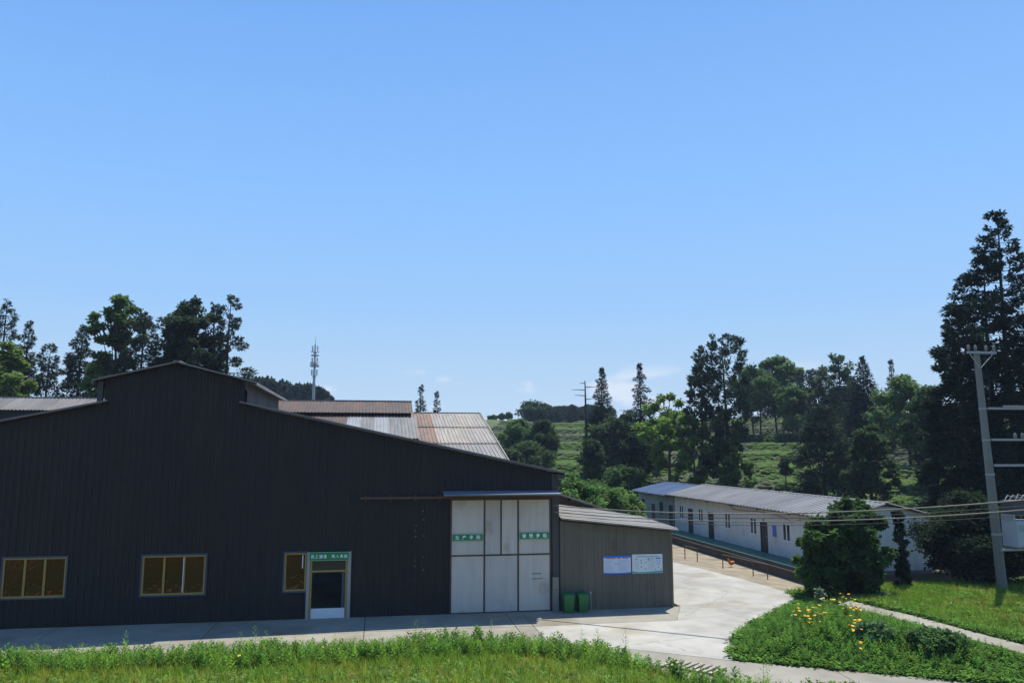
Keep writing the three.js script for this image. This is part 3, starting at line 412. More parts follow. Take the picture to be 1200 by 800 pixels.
// ---------------------------------------------------------------- shed and lean-to on the right flank
{
  const s = thing('shed', 'small charcoal corrugated lean-to shed with two notice boards and pale roof', 'shed', L(0, 0, 0.1), YAW);
  cladding(4.08, 8.42, 0.0, (x) => 3.27 - 0.1 * (x - 4), { w: 0.87, pitch: 0.29, depth: 0.022 }).forEach((g, i) => part(s, 'wall_sheet', g, M.shed[i % 2]));
  part(s, 'side_wall', merge(cladding(0, 4.1, 0, 2.85, { w: 9, pitch: 0.29 }).map((g) => basis(g, [8.42, 0, 0], [0, 0, -1], [0, 1, 0]))), M.shed[0]);
  part(s, 'rear_wall', box(4.08, 8.4, 0, 2.9, -4.15, -4.1), M.shed[0]);
  // roof: sheets with ribs along x, laid one behind the other
  for (let k = 0; k < 5; k++) {
    const za = 0.28 - k * 0.9, zb = za - 0.92, yl = (z) => 3.40 + 0.058 * (0.28 - z), yr = (z) => 2.90 + 0.022 * (0.28 - z);
    const g = merge(cladding(0, 0.92, 0, 4.6, { w: 2, pitch: 0.31, depth: 0.05 })), p = g.attributes.position;
    for (let i = 0; i < p.count; i++) { const z = za - p.getX(i), t = p.getY(i) / 4.6; p.setXYZ(i, 8.66 - t * 4.6, mixn(yr(z), yl(z), t) + p.getZ(i) + 0.004 * k, z); } void zb;
    g.computeVertexNormals(); part(s, 'roof_sheet', g, M.shedRoof[k % 3]);
  }
  part(s, 'verge_board', beam(V(4.08, 3.36, 0.27), V(8.66, 2.87, 0.27), 0.03, 0.05), M.shedRoof[0]);
  part(s, 'corner_trim', box(8.38, 8.46, 0, 2.86, 0.025, 0.05), M.shed[1]);
  // boards
  const b = thing('notice_board', 'white notice board with blue bands and red heading on the shed wall', 'notice board', L(0, 0, 0), YAW, 'notice boards on the shed');
  part(b, 'board', box(5.74, 6.80, 1.29, 1.96, 0.13, 0.15), M.white);
  part(b, 'printed_sheet', (() => { const g = new THREE.PlaneGeometry(1.06, 0.67); g.translate(6.27, 1.625, 0.154); return g; })(), canvasMat(424, 268, (c, w, h) => {
    c.fillStyle = '#c9d3e2'; c.fillRect(0, 0, w, h); c.fillStyle = '#2a6fc4'; c.fillRect(0, 0, w, 30); c.beginPath(); c.moveTo(0, h); c.lineTo(0, h - 26); c.quadraticCurveTo(w / 2, h - 8, w, h - 24); c.lineTo(w, h); c.fill();
    c.fillStyle = '#c4545c'; for (let i = 0; i < 12; i++) if (i !== 5 && i !== 8) c.fillRect(40 + i * 29, 30, 22, 16); for (let i = 0; i < 5; i++) c.fillRect(165 + i * 20, 116, 14, 8);
    const r = mulberry(8); c.fillStyle = '#8d97a8'; for (let j = 0; j < 8; j++) for (let k = 0; k < 2; k++) { let x = 24 + k * 205; while (x < 24 + k * 205 + 150 * (0.6 + 0.4 * r())) { const l = 6 + r() * 14; c.fillRect(x, 66 + j * 20 + (j > 2 ? 14 : 0), l, 5); x += l + 4; } }
  }));
  const b2 = thing('notice_board', 'white notice board with pale charts and teal base on the shed wall', 'notice board', L(0, 0, 0), YAW, 'notice boards on the shed');
  part(b2, 'board', box(6.85, 8.05, 1.29, 1.99, 0.13, 0.15), M.white);
  part(b2, 'printed_sheet', (() => { const g = new THREE.PlaneGeometry(1.18, 0.68); g.translate(7.45, 1.64, 0.154); return g; })(), canvasMat(472, 272, (c, w, h) => {
    c.fillStyle = '#d3dbdb'; c.fillRect(0, 0, w, h); c.fillStyle = '#3f9fa8'; c.beginPath(); c.moveTo(0, h); c.lineTo(0, h - 30); c.quadraticCurveTo(w * 0.25, h - 6, w * 0.6, h - 22); c.lineTo(w, h - 34); c.lineTo(w, h); c.fill();
    const r = mulberry(9); c.fillStyle = '#4c6b78'; for (let i = 0; i < 22; i++) c.fillRect(62 + i * 16, 24, 11, 11);
    c.fillStyle = '#c9b04a'; c.fillRect(36, 60, 52, 14); c.fillStyle = '#4f86c6'; c.fillRect(366, 48, 78, 20); c.fillStyle = '#9cb9dc'; for (let j = 0; j < 4; j++) { c.fillRect(382, 78 + j * 22, 24, 16); c.fillRect(414, 78 + j * 22, 26, 16); }
    c.fillStyle = '#5fa596'; c.fillRect(240, 52, 22, 40); c.fillRect(268, 52, 80, 8);
    c.fillStyle = '#96a3a6'; for (let j = 0; j < 11; j++) { let x = 250; while (x < 345) { const l = 8 + r() * 16; c.fillRect(x, 72 + j * 14, l, 4); x += l + 4; } x = 36; while (x < 96) { const l = 6 + r() * 12; c.fillRect(x, 88 + j * 12, l, 3); x += l + 4; } }
    c.fillStyle = '#59656b'; for (const [x, y] of [[130, 78], [130, 116], [130, 176], [205, 108], [195, 206], [355, 214], [440, 214], [400, 186]]) c.fillRect(x, y, 18, 14);
  }));
  // rear lean-to: dark open gable under a thin roof
  const r = thing('lean_to_roof', 'dark lean-to behind the pale shed roof with thin weathered sheet roof', 'lean-to', L(0, 0, -4.3), YAW);
  part(r, 'gable_wall', (() => { const sh = new THREE.Shape([[4.08, 0], [8.0, 0], [8.0, 2.98], [4.08, 4.28]].map(([a, c]) => new THREE.Vector2(a, c))); return new THREE.ExtrudeGeometry(sh, { depth: 0.06, bevelEnabled: false }).translate(0, 0, -0.5); })(), M.shed[0]);
  cladding(0, 9.0, 0, 4.5, { w: 0.9 }).forEach((g, i) => part(r, 'roof_sheet', basis(g, [8.4, 2.93, 0.0], [0, 0, -1], [-4.27, 1.42, 0]), M.greySheet[i % 3]));
  part(r, 'side_wall', box(7.94, 8.0, 0, 2.95, -9, -0.5), M.shed[0]);
  part(r, 'purlin', merge([4.6, 5.6, 6.6, 7.6].map((x) => beam(V(x, 4.15 - 0.333 * (x - 4.4), -0.02), V(x, 4.15 - 0.333 * (x - 4.4), -8.9), 0.06, 0.08))), M.rustPost);
  part(r, 'verge_board', beam(V(4.12, 4.34, 0.02), V(8.4, 2.93, 0.02), 0.03, 0.05), M.trim);
  // bins, blocks
  const bin = thing('wheelie_bin', 'green plastic bin next to the stacked concrete blocks by the sliding door', 'bin', L(4.28, 0.03, 0.52), YAW, 'green bins by the shed');
  const tap = (w0, d0, w1, d1, h, y0) => { const g = new THREE.BoxGeometry(1, h, 1, 1, 1, 1).toNonIndexed(), p = g.attributes.position; for (let i = 0; i < p.count; i++) { const t = p.getY(i) > 0; p.setX(i, p.getX(i) * (t ? w1 : w0)); p.setZ(i, p.getZ(i) * (t ? d1 : d0)); } g.translate(0, y0 + h / 2, 0); g.computeVertexNormals(); return planarUV(g); };
  part(bin, 'body', merge([tap(0.30, 0.30, 0.38, 0.40, 0.56, 0.03), box(-0.205, 0.205, 0.56, 0.60, -0.215, 0.215), ...[-0.1, 0, 0.1].map((x) => box(x - 0.012, x + 0.012, 0.1, 0.52, 0.13, 0.197))]), M.bin);
  part(bin, 'lid', merge([tap(0.42, 0.44, 0.34, 0.34, 0.06, 0.603), box(-0.19, -0.13, 0.62, 0.69, -0.24, -0.18), box(0.13, 0.19, 0.62, 0.69, -0.24, -0.18), box(-0.19, 0.19, 0.665, 0.69, -0.25, -0.23)]), M.binLid);
  for (const x of [-0.17, 0.13]) { const g = new THREE.CylinderGeometry(0.05, 0.05, 0.04, 14); g.rotateZ(Math.PI / 2); g.translate(x + 0.02, 0.05, -0.17); part(bin, 'wheel', g, M.trimDark); }
  const bin2 = bin.clone(); bin2.name = numbered('wheelie_bin'); bin2.position.copy(L(4.82, 0.03, 0.47)); bin2.rotation.y = YAW + 0.06; scene.add(bin2); bin2.userData = { ...bin.userData, label: 'green plastic bin next to the short pale pipe by the shed wall' };
  const blk = thing('concrete_block_stack', 'two weathered concrete blocks stacked against the corner by the sliding door', 'concrete block', L(3.86, 0.03, 0.24), YAW);
  part(blk, 'block', box(-0.11, 0.11, 0, 0.80, -0.1, 0.1), M.pole); part(blk, 'block', box(-0.10, 0.11, 0.81, 1.22, -0.1, 0.09), M.concreteOld);
  const pipe = thing('drain_pipe', 'short pale pipe standing up beside the green bins', 'pipe', L(5.2, 0.03, 0.24), YAW);
  part(pipe, 'riser', rod(V(0, 0, 0), V(0, 0.62, 0), 0.022), M.galv); part(pipe, 'cap', rod(V(0, 0.62, 0), V(0, 0.66, 0), 0.03), M.white);
}

// ---------------------------------------------------------------- dormitory blocks
{
  const X = 19.85, H0 = 2.66;
  const block = (name, label, zNear, zFar, walls, roofs, holes, h, w5, ov) => {
    const d = thing(name, label, 'dormitory', L(X, 0, zNear), YAW), len = zNear - zFar;
    const T_ = (z) => zNear - z;   // along the wall from the near end; the wall faces -x
    const front = (g) => basis(g, [0, 0, -len], [0, 0, 1], [0, 1, 0]);   // u runs from the far end to the near end, outward is -x
    const cut = holes.map((o) => [len - T_(o.z) - o.w / 2, len - T_(o.z) + o.w / 2, o.y0, o.y1]);
    cladding(0, len, 0, h, { w: 1.0, pitch: 1.0, depth: 0.012, profile: PANEL, openings: cut }).forEach((g, i) => part(d, 'wall_panel', front(g), walls[(i * 5 + (i >> 1)) % walls.length]));
    const rise = 0.235, mid = w5 / 2, top = h + rise * mid;
    cladding(0, w5, 0, (x) => h + rise * (mid - Math.abs(x - mid)), { w: 1.0, pitch: 1.0, depth: 0.012, profile: PANEL }).forEach((g, i) => part(d, 'gable_panel', basis(g, [0, 0, 0.0], [1, 0, 0], [0, 1, 0]), walls[i % walls.length]));
    part(d, 'rear_gable', basis(merge(cladding(0, w5, 0, (x) => h + rise * (mid - Math.abs(x - mid)), { w: 20 })), [0, 0, -len], [1, 0, 0], [0, 1, 0]), walls[0]);
    part(d, 'rear_wall', box(w5 - 0.05, w5, 0, h, -len, 0), walls[0]);
    part(d, 'corner_post', box(-0.045, 0.03, 0, h, -0.02, 0.035), M.trimDark);
    const e0 = [-ov, h - rise * ov + 0.06], rid = [mid, top + 0.06], e1 = [w5 + 0.3, h - rise * 0.3 + 0.06], zo = 0.35;
    const sl = (a, b, u0, ex) => cladding(0, len + zo * (zNear < -20 ? 1 : 2), 0, Math.hypot(b[0] - a[0], b[1] - a[1]), { w: 0.85, pitch: 0.425, depth: 0.06 }).forEach((g, i) => part(d, 'roof_sheet', basis(g, [a[0], a[1] + (ex < 0 ? 0 : 0), u0], [0, 0, ex], [b[0] - a[0], b[1] - a[1], 0]), roofs[(i * 3 + (i >> 2)) % roofs.length]));
    sl(e0, rid, -len - (zNear < -20 ? zo : zo), 1); sl(e1, rid, zNear < -20 ? 0 : zo, -1);
    part(d, 'ridge_cap', box(mid - 0.12, mid + 0.12, rid[1] + 0.01, rid[1] + 0.06, -len - zo, zNear < -20 ? 0 : zo), roofs[0]);
    for (let z = -0.4, k = 0; z > -len; z -= 3.64, k++) part(d, 'rafter_end', beam(V(-ov + 0.05, e0[1] - 0.09, z), V(0.1, h - 0.03, z), 0.1, 0.1), M.trimDark);
    part(d, 'eave_trim', box(-ov - 0.02, -ov + 0.02, e0[1] - 0.05, e0[1] + 0.01, -len - zo, zNear < -20 ? 0 : zo), M.trimDark);
    for (const o of holes) {
      const zc = o.z - zNear, a = zc - o.w / 2, b = zc + o.w / 2;
      if (o.y0 < 0.2) {
        const g = sub(d, 'door'); part(g, 'leaf', box(0.015, 0.05, 0.02, o.y1 - 0.05, a + 0.05, b - 0.05), o.m || M.maroonDoor);
        part(g, 'frame', merge([box(-0.02, 0.06, 0, o.y1, a, a + 0.05), box(-0.02, 0.06, 0, o.y1, b - 0.05, b), box(-0.02, 0.06, o.y1 - 0.05, o.y1, a + 0.05, b - 0.05)]), M.trimDark); part(g, 'handle', box(-0.03, 0.015, 0.85, 0.97, b - 0.14, b - 0.11), M.galv);
      } else {
        const g = sub(d, 'window'); part(g, 'frame', merge([box(-0.02, 0.05, o.y0, o.y0 + 0.05, a, b), box(-0.02, 0.05, o.y1 - 0.04, o.y1, a, b), box(-0.02, 0.05, o.y0 + 0.05, o.y1 - 0.04, a, a + 0.04), box(-0.02, 0.05, o.y0 + 0.05, o.y1 - 0.04, b - 0.04, b), box(-0.02, 0.05, o.y0 + 0.05, o.y1 - 0.04, zc - 0.05, zc + 0.05)]), o.grey ? M.trimDark : M.white);
        part(g, 'pane', box(0.012, 0.02, o.y0 + 0.05, o.y1 - 0.04, a + 0.04, zc - 0.05), M.darkGlass); part(g, 'pane', box(0.012, 0.02, o.y0 + 0.05, o.y1 - 0.04, zc + 0.05, b - 0.04), M.darkGlass);
        if (!o.grey) part(g, 'sill', box(-0.07, 0.0, o.y0 - 0.04, o.y0, a - 0.04, b + 0.04), M.white);
      }
    }
    return d;
  };
  const win = (z, w = 0.8, e = {}) => ({ z, w, y0: 0.90, y1: 1.86, ...e }), door = (z, e = {}) => ({ z, w: 0.88, y0: -1, y1: 1.74, ...e });
  const d1 = block('dormitory_block', 'long white prefab dormitory with grey corrugated roof and dark doors on green walkway', -6.9, -29.2, M.cream, M.dormRoof,
    [win(-12.2), door(-14.85), win(-16.15), win(-19.75), door(-22.4), win(-24.15), door(-26.0, { m: std([0.03, 0.035, 0.05], { roughness: 0.5 }) }), win(-27.75)], H0, 4.9, 0.62);
  block('dormitory_block', 'short grey prefab block with blue metal roof at the end of the white dormitory', -29.22, -37.8, M.greyPanel, M.blueRoof,
    [door(-29.95, { w: 0.8 }), win(-32.1, 0.75, { grey: true, y0: 0.88 }), door(-33.95, { w: 0.75, y1: 1.6 }), win(-36.5, 0.75, { grey: true, y0: 0.8 })], H0 - 0.1, 4.9, 0.6);
  const len = 22.3;
  part(d1, 'wall_plaque', box(-0.035, -0.01, 1.02, 1.66, -6.85, -6.45), std([0.05, 0.12, 0.42], { roughness: 0.5 }), 'small blue plaque beside the nearest dark door');
  part(d1, 'door_number', box(-0.035, -0.012, 1.80, 1.92, -8.05, -7.85), std([0.05, 0.30, 0.25], { roughness: 0.5 }));
  part(d1, 'cable', tube([V(-0.03, 2.5, -12.5), V(-0.04, 2.2, -12.0), V(-0.04, 2.18, -11), V(-0.04, 2.3, -8.5), V(-0.04, 2.28, -6.5), V(-0.04, 2.05, -4.6), V(-0.04, 2.3, -3), V(-0.04, 2.55, -1.5)], Array(8).fill(0.012), 5), M.wireDark);
  part(d1, 'wall_lamp', merge([rod(V(-0.02, 2.05, -4.6), V(-0.12, 2.05, -4.6), 0.02), new THREE.SphereGeometry(0.07, 10, 8).translate(-0.14, 2.0, -4.6)]), M.white);
  void len;
}
// ---------------------------------------------------------------- foliage
class Leaves {
  constructor() { this.p = []; this.c = []; this.i = []; }
  add(x, y, z, dx, dy, dz, nx, ny, nz, len, wid, r, g, b) {   // a folded diamond from its stalk along d, with n roughly across its face
    let sx = dy * nz - dz * ny, sy = dz * nx - dx * nz, sz = dx * ny - dy * nx; const l = Math.hypot(sx, sy, sz) || 1; sx *= wid / l; sy *= wid / l; sz *= wid / l;
    const fx = nx * wid * 0.35, fy = ny * wid * 0.35, fz = nz * wid * 0.35, mx = x + dx * len * 0.45, my = y + dy * len * 0.45, mz = z + dz * len * 0.45, k = this.p.length / 3;
    this.p.push(x, y, z, mx + sx + fx, my + sy + fy, mz + sz + fz, x + dx * len, y + dy * len, z + dz * len, mx - sx + fx, my - sy + fy, mz - sz + fz);
    for (let q = 0; q < 4; q++) this.c.push(r, g, b); this.i.push(k, k + 1, k + 2, k, k + 2, k + 3);
  }
  geometry() { const g = new THREE.BufferGeometry(); g.setAttribute('position', new THREE.Float32BufferAttribute(this.p, 3)); g.setAttribute('color', new THREE.Float32BufferAttribute(this.c, 3)); g.setIndex(this.i); g.computeVertexNormals(); return g; }
}
const dirR = (r) => { const z = 2 * r() - 1, a = r() * Math.PI * 2, s = Math.sqrt(1 - z * z); return [s * Math.cos(a), z, s * Math.sin(a)]; };
function clump(lv, r, cx, cy, cz, rad, n, leaf, col, { flat = 0.75, droop = 0.2, slim = 0.42, vary = 0.3 } = {}) {
  const tone = 1 + vary * (r() - 0.5);
  for (let k = 0; k < n; k++) {
    const d = dirR(r), q = rad * Math.pow(r(), 0.42) * (r() < 0.1 ? 1.3 : 1), x = cx + d[0] * q, y = cy + d[1] * q * flat, z = cz + d[2] * q;
    const o = dirR(r); let dx = 0.5 * d[0] + o[0], dy = 0.35 * d[1] + 0.7 * o[1] - droop, dz = 0.5 * d[2] + o[2]; const l = Math.hypot(dx, dy, dz); dx /= l; dy /= l; dz /= l;
    const m = dirR(r), s = leaf * (0.55 + 0.9 * r()), t = 1.15 * tone * (0.7 + 0.6 * r()), w = 0.14 * (r() - 0.5);
    lv.add(x, y, z, dx, dy, dz, m[0] * 0.7, Math.abs(m[1]) + 0.5, m[2] * 0.7, s, s * slim, col[0] * t * (1 + w), col[1] * t, col[2] * t * (1 - w));
  }
}
function treeThing(name, label, pos, wood, crown, woodM, crownM, group) {
  const t = thing(name, label, name.includes('bush') || name.includes('shrub') ? 'bush' : 'tree', pos, 0, group);
  if (wood.length) part(t, 'trunk', merge(wood), woodM); part(t, 'crown', crown.geometry(), crownM); return t;
}
function broadleaf(name, label, pos, h, rx, { seed = 1, base = 0.3, leaf = 0.3, n = 9000, col = [0.06, 0.10, 0.03], clumps = 34, size = 0.36, trunks = 1, flat = 0.78, top = 0.5, gap = 0, bark = M.bark, group, lean = 0 } = {}) {
  n *= 1.4; leaf *= 0.86; clumps = Math.round(clumps * 1.35); size *= 0.87; const r = mulberry(seed * 977 + 13), lv = new Leaves(), wood = [], cy = h * (1 + base) / 2, ry = h * (1 - base) / 2, r0 = 0.05 + h * 0.014;
  const stems = [];
  for (let k = 0; k < trunks; k++) {
    const off = trunks > 1 ? (k - (trunks - 1) / 2) * rx * 0.55 : 0, a = r() * 6.28, pts = [], rad = [];
    for (let i = 0; i <= 6; i++) { const t = i / 6; pts.push(V(off * (0.4 + 0.6 * t) + Math.sin(a + t * 3) * h * 0.02 * t + lean * t, -0.4 + t * (h * 0.86 + 0.4), Math.cos(a + t * 2.4) * h * 0.02 * t)); rad.push(r0 * (1 - 0.82 * t) * (trunks > 1 ? 0.75 : 1)); }
    wood.push(tube(pts, rad, 7)); stems.push(pts);
  }
  for (let k = 0; k < clumps; k++) {
    const d = dirR(r), q = Math.pow(r(), 0.38); if (k < 3) { d[0] = 0.25 * (k - 1); d[1] = 0.95; d[2] = 0; }
    const hy = d[1] * q, wide = hy > 0 ? Math.pow(1 - hy * hy, top) : Math.sqrt(Math.max(0.05, 1 - 0.8 * hy * hy));
    const rc = rx * size * (0.6 + 0.7 * r()), x = d[0] * q * (rx - rc * 0.6) * (0.6 + 0.4 * wide) * 1.12 + lean * 0.8, y = cy + hy * (ry - rc * flat * 0.7), z = d[2] * q * (rx - rc * 0.6) * (0.6 + 0.4 * wide) * 1.12;
    if (gap && r() < gap) continue;
    clump(lv, r, x, y, z, rc, Math.round(n / clumps * (0.6 + 0.8 * r())), leaf, col, { flat });
    const st = stems[k % stems.length], ft = Math.max(0.12, Math.min(0.9, (y - rc) / h - 0.10 * r())), i = Math.min(5, Math.floor(ft / 0.86 * 6)), p0 = st[i].clone().lerp(st[i + 1], 0.5);
    wood.push(tube([p0, p0.clone().lerp(V(x, y, z), 0.5).add(V(0, -0.04 * h * r(), 0)), V(x, y + rc * 0.2, z)], [r0 * 0.34, r0 * 0.2, r0 * 0.05], 5));
  }
  return treeThing(name, label, pos, wood, lv, bark, M.leaf, group);
}
// conifers: limbs carrying sprays; profile gives the reach at each height, tip gathers the sprays at the limb ends
function conifer(name, label, pos, h, rx, { seed = 1, base = 0.15, n = 9000, col = [0.028, 0.048, 0.03], profile = (t) => 1 - t, step = 0.5, droop = 0.15, leaf = 0.26, slim = 0.18, spray = 0.22, ragged = 0.45, inner = 0.2, limbs = 5, group, tipUp = 0, bark = M.bark, twin = 0, miss = 0.08, tip = 1 } = {}) {
  const r = mulberry(seed * 733 + 7), lv = new Leaves(), wood = [], r0 = 0.06 + h * 0.011;
  const stems = twin ? [[0, 0, 1], [twin, 0.3, 0.86]] : [[0, 0, 1]];
  const wt = (l) => Math.pow(l, 1.35) + 0.12 * rx * rx * 0.3 + 0.05; let total = 0; const list = [];
  for (const [ox, oz, sc] of stems) {
    const pts = [], rad = [], a = r() * 6, H1 = h * sc; for (let i = 0; i <= 10; i++) { const t = i / 10; pts.push(V(ox + Math.sin(a + t * 4) * 0.010 * h * t, -0.4 + t * (H1 + 0.4), oz + Math.cos(a + t * 3) * 0.010 * h * t)); rad.push(r0 * Math.pow(1 - t, 0.9) + 0.012); }
    wood.push(tube(pts, rad, 7));
    const rows = Math.round(H1 * (1 - base) / step * limbs);
    for (let k = 0; k < rows; k++) {
      const t = (k + r()) / rows, y = (base + (1 - base) * t) * H1; if (r() < miss) continue;
      const reach = rx * Math.max(0, profile(t)), len = Math.max(0.12, reach * (1 - ragged * r())), f = Math.min(9.99, y / H1 * 10), i = Math.floor(f);
      list.push([y, k * 2.4 + 0.9 * r(), len, t, pts[i].clone().lerp(pts[i + 1], f - i)]); total += wt(len);
    }
    for (let k = 0; k < 4; k++) { list.push([H1 * (0.955 + 0.012 * k), k * 1.7, 0.16, 1, pts[10]]); total += 2 * wt(0.16); }
  }
  for (const [y, a, len, t, pc] of list) {
    const ca = Math.cos(a), sa = Math.sin(a), dr = droop * (1 - 1.5 * t) + 0.12 * (r() - 0.5);
    const at = (s) => V(pc.x + ca * len * s, y - dr * len * s * s * 1.2 + tipUp * len * s * s * s, pc.z + sa * len * s);
    if (len > 0.6) wood.push(tube([at(0), at(0.5), at(0.97)], [0.012 + r0 * 0.15 * (1 - t), 0.01 + r0 * 0.08 * (1 - t), 0.008], 4));
    const cnt = Math.round(n * wt(len) * (t === 1 ? 2 : 1) / total), tone = 1 + 0.4 * (r() - 0.5), sp = spray * (0.10 + 1.2 * len / rx) * rx * 0.75, ls = 0.62 + 0.38 * Math.min(1, len / rx * 1.6);
    for (let k = 0; k < cnt; k++) {
      const s = inner + (1 - inner) * Math.pow(r(), 0.6 / tip), p = at(s), d = dirR(r), q = sp * Math.cbrt(r()) * (1.15 - 0.5 * Math.abs(s - 0.6));
      let dx = ca * 0.8 + d[0], dy = d[1] * 0.8 - droop * 0.9 + tipUp * 0.8, dz = sa * 0.8 + d[2]; const l = Math.hypot(dx, dy, dz), m = dirR(r), z = leaf * ls * (0.6 + 0.8 * r()), v = tone * (0.7 + 0.6 * r());
      lv.add(p.x + d[0] * q, p.y + d[1] * q * 0.75, p.z + d[2] * q, dx / l, dy / l, dz / l, m[0], Math.abs(m[1]) + 0.4, m[2], z, z * slim, col[0] * v, col[1] * v, col[2] * v);
    }
  }
  return treeThing(name, label, pos, wood, lv, bark, M.needle, group);
}
// where a tree stands: pixel column at its middle, the row of its top, and its distance
function stand(px, pyTop, d, pyMid = pyTop + 60) {
  const m = ray(px, pyMid), k = d / -m.z, x = m.x * k, z = -d, y = groundW(x, z), t = ray(px, pyTop), h = EYE + t.y * (d / -t.z) - y;
  return { pos: V(x, y, z), h, per: d / F };   // per: metres in one pixel at that distance
}
const bell = (a, b, c) => (t) => t < c ? mixn(a, 1, Math.sin(t / c * 1.571)) : Math.pow(Math.max(0, 1 - (t - c) / (1.02 - c)), b), PINE = bell(0.35, 0.7, 0.35), ROUND = bell(0.5, 0.5, 0.5), SPIRE = (t) => Math.pow(1 - t, 0.9);
const gk = (c, k) => c.map((v) => v * k), DK = gk([0.022, 0.037, 0.024], 1.5), PN = gk([0.031, 0.047, 0.027], 1.5), BG = gk([0.085, 0.135, 0.028], 1.65), MG = gk([0.045, 0.078, 0.024], 1.75), DG = gk([0.027, 0.047, 0.017], 1.7);
{
  const tr = (kind, name, label, px, py, d, wpx, o) => { const s = stand(px, py, d, o.mid); return (kind === 'b' ? broadleaf : conifer)(name, label, s.pos, s.h, wpx * s.per / 2, o); };
  const g1 = 'trees behind the warehouse roofs';
  // left group, behind the warehouse
  tr('c', 'pine_tree', 'dark pine at the far end of the tree row, rising over light green foliage', 4, 352, 62, 62, { seed: 1, base: 0.45, n: 9500, col: PN, profile: PINE, group: g1, ragged: 0.6, tip: 1.6, miss: 0.2 });
  tr('b', 'broadleaf_tree', 'light green bushy tree under the dark pine behind the workshop roof', 8, 398, 58, 56, { seed: 2, base: 0.35, n: 8000, leaf: 0.3, col: gk([0.075, 0.115, 0.026], 1.6), group: g1 });
  tr('c', 'pine_tree', 'slim dark pine between the light green tree and a small thin pine', 28, 376, 66, 44, { seed: 3, base: 0.5, n: 6500, col: PN, profile: PINE, group: g1, ragged: 0.6, tip: 1.5, miss: 0.2 });
  tr('c', 'pine_tree', 'small thin pine standing alone against the sky behind the workshop', 54, 402, 66, 36, { seed: 4, base: 0.6, n: 3800, col: PN, profile: ROUND, ragged: 0.65, group: g1, tip: 1.8, miss: 0.3 });
  tr('c', 'pine_tree', 'pointed dark pine beside the light green tree behind the workshop', 93, 381, 64, 58, { seed: 5, base: 0.5, n: 10500, col: PN, profile: bell(0.7, 0.75, 0.3), group: g1, ragged: 0.5, miss: 0.1 });
  tr('b', 'broadleaf_tree', 'short light green tree beside the pointed pine behind the warehouse', 116, 414, 62, 40, { seed: 6, base: 0.6, n: 4800, leaf: 0.28, col: BG, group: g1, gap: 0.1 });
  tr('b', 'broadleaf_tree', 'tall open broadleaf tree with bright tiered foliage over the warehouse ridge', 137, 346, 62, 66, { seed: 7, base: 0.66, n: 6200, leaf: 0.3, col: gk([0.05, 0.09, 0.024], 1.6), clumps: 40, size: 0.22, flat: 0.55, group: g1, gap: 0.12 });
  tr('c', 'pine_tree', 'leaning rounded pine against the tall tiered tree', 164, 364, 60, 70, { seed: 8, base: 0.55, n: 10500, col: PN, profile: bell(0.55, 0.5, 0.4), ragged: 0.6, group: g1, tip: 1.4, miss: 0.15 });
  tr('b', 'broadleaf_tree', 'broad dense dark tree rising directly behind the warehouse ridge', 220, 348, 60, 76, { seed: 9, base: 0.5, n: 14500, leaf: 0.26, col: gk([0.034, 0.054, 0.026], 1.2), clumps: 60, size: 0.25, group: g1, top: 0.8 });
  tr('c', 'pine_tree', 'slender pine squeezed between the dense dark tree and the tall layered pine', 250, 356, 62, 40, { seed: 10, base: 0.5, n: 6500, col: PN, profile: ROUND, group: g1, ragged: 0.6, tip: 1.4, miss: 0.15 });
  tr('c', 'pine_tree', 'tall layered pine spreading beside the end of the warehouse ridge', 268, 346, 61, 82, { seed: 11, base: 0.5, n: 11000, col: PN, profile: (t) => 0.95 - 0.72 * t, ragged: 0.65, group: g1, tip: 1.6, miss: 0.3, limbs: 4, tipUp: 0.15 });
  // two small firs over the rusty roof
  tr('c', 'fir_tree', 'larger of two small pointed firs peeking over the rusty roof', 493, 451, 92, 34, { seed: 12, base: 0.3, n: 5200, col: DK, profile: (t) => SPIRE(t) * 1.3, leaf: 0.34, group: 'firs over the rusty roof', ragged: 0.4 });
  tr('c', 'fir_tree', 'smaller of two small pointed firs peeking over the rusty roof', 512, 459, 94, 26, { seed: 13, base: 0.3, n: 4200, col: DK, profile: (t) => SPIRE(t) * 1.3, leaf: 0.34, group: 'firs over the rusty roof', ragged: 0.4 });
  // ridge
  for (const [px, py, w, k, how] of [[578, 487, 10, 14, 'roundest of three tiny trees on the far ridge, apart from the other two'], [588, 485, 8, 15, 'middle one of three tiny trees on the far ridge'], [596, 484, 9, 16, 'tiny far ridge tree next to the big rounded hazy tree']]) tr('b', 'ridge_tree', how, px, py, 215, w, { seed: k, base: 0.4, n: 900, leaf: 0.6, col: DG, clumps: 12, group: 'three trees on the far ridge', mid: 492 });
  tr('b', 'broadleaf_tree', 'big rounded hazy tree on the crest beside the distant wood', 627, 469, 185, 40, { seed: 17, base: 0.1, n: 5200, leaf: 0.55, col: DG, clumps: 36, flat: 0.8, size: 0.3 });
  // trees in the smoky hollow
  tr('b', 'broadleaf_tree', 'rounded bushy tree in the smoky hollow, touching the workshop roof', 606, 490, 104, 44, { seed: 18, base: 0.08, n: 7500, leaf: 0.36, col: MG, group: 'trees in the hollow', clumps: 40, size: 0.3 });
  tr('b', 'broadleaf_tree', 'darker rounded tree in the smoky hollow above the crop terraces', 636, 491, 98, 44, { seed: 19, base: 0.08, n: 7500, leaf: 0.36, col: DG, group: 'trees in the hollow', clumps: 40, size: 0.3 });
  tr('b', 'broadleaf_tree', 'low wide tree at the bottom of the smoky hollow', 618, 515, 92, 60, { seed: 20, base: 0.05, n: 6400, leaf: 0.34, col: gk([0.035, 0.06, 0.02], 1.6), group: 'trees in the hollow', clumps: 40, size: 0.3 });
  // dark conifers in the middle
  const g2 = 'dark conifers beyond the dormitory';
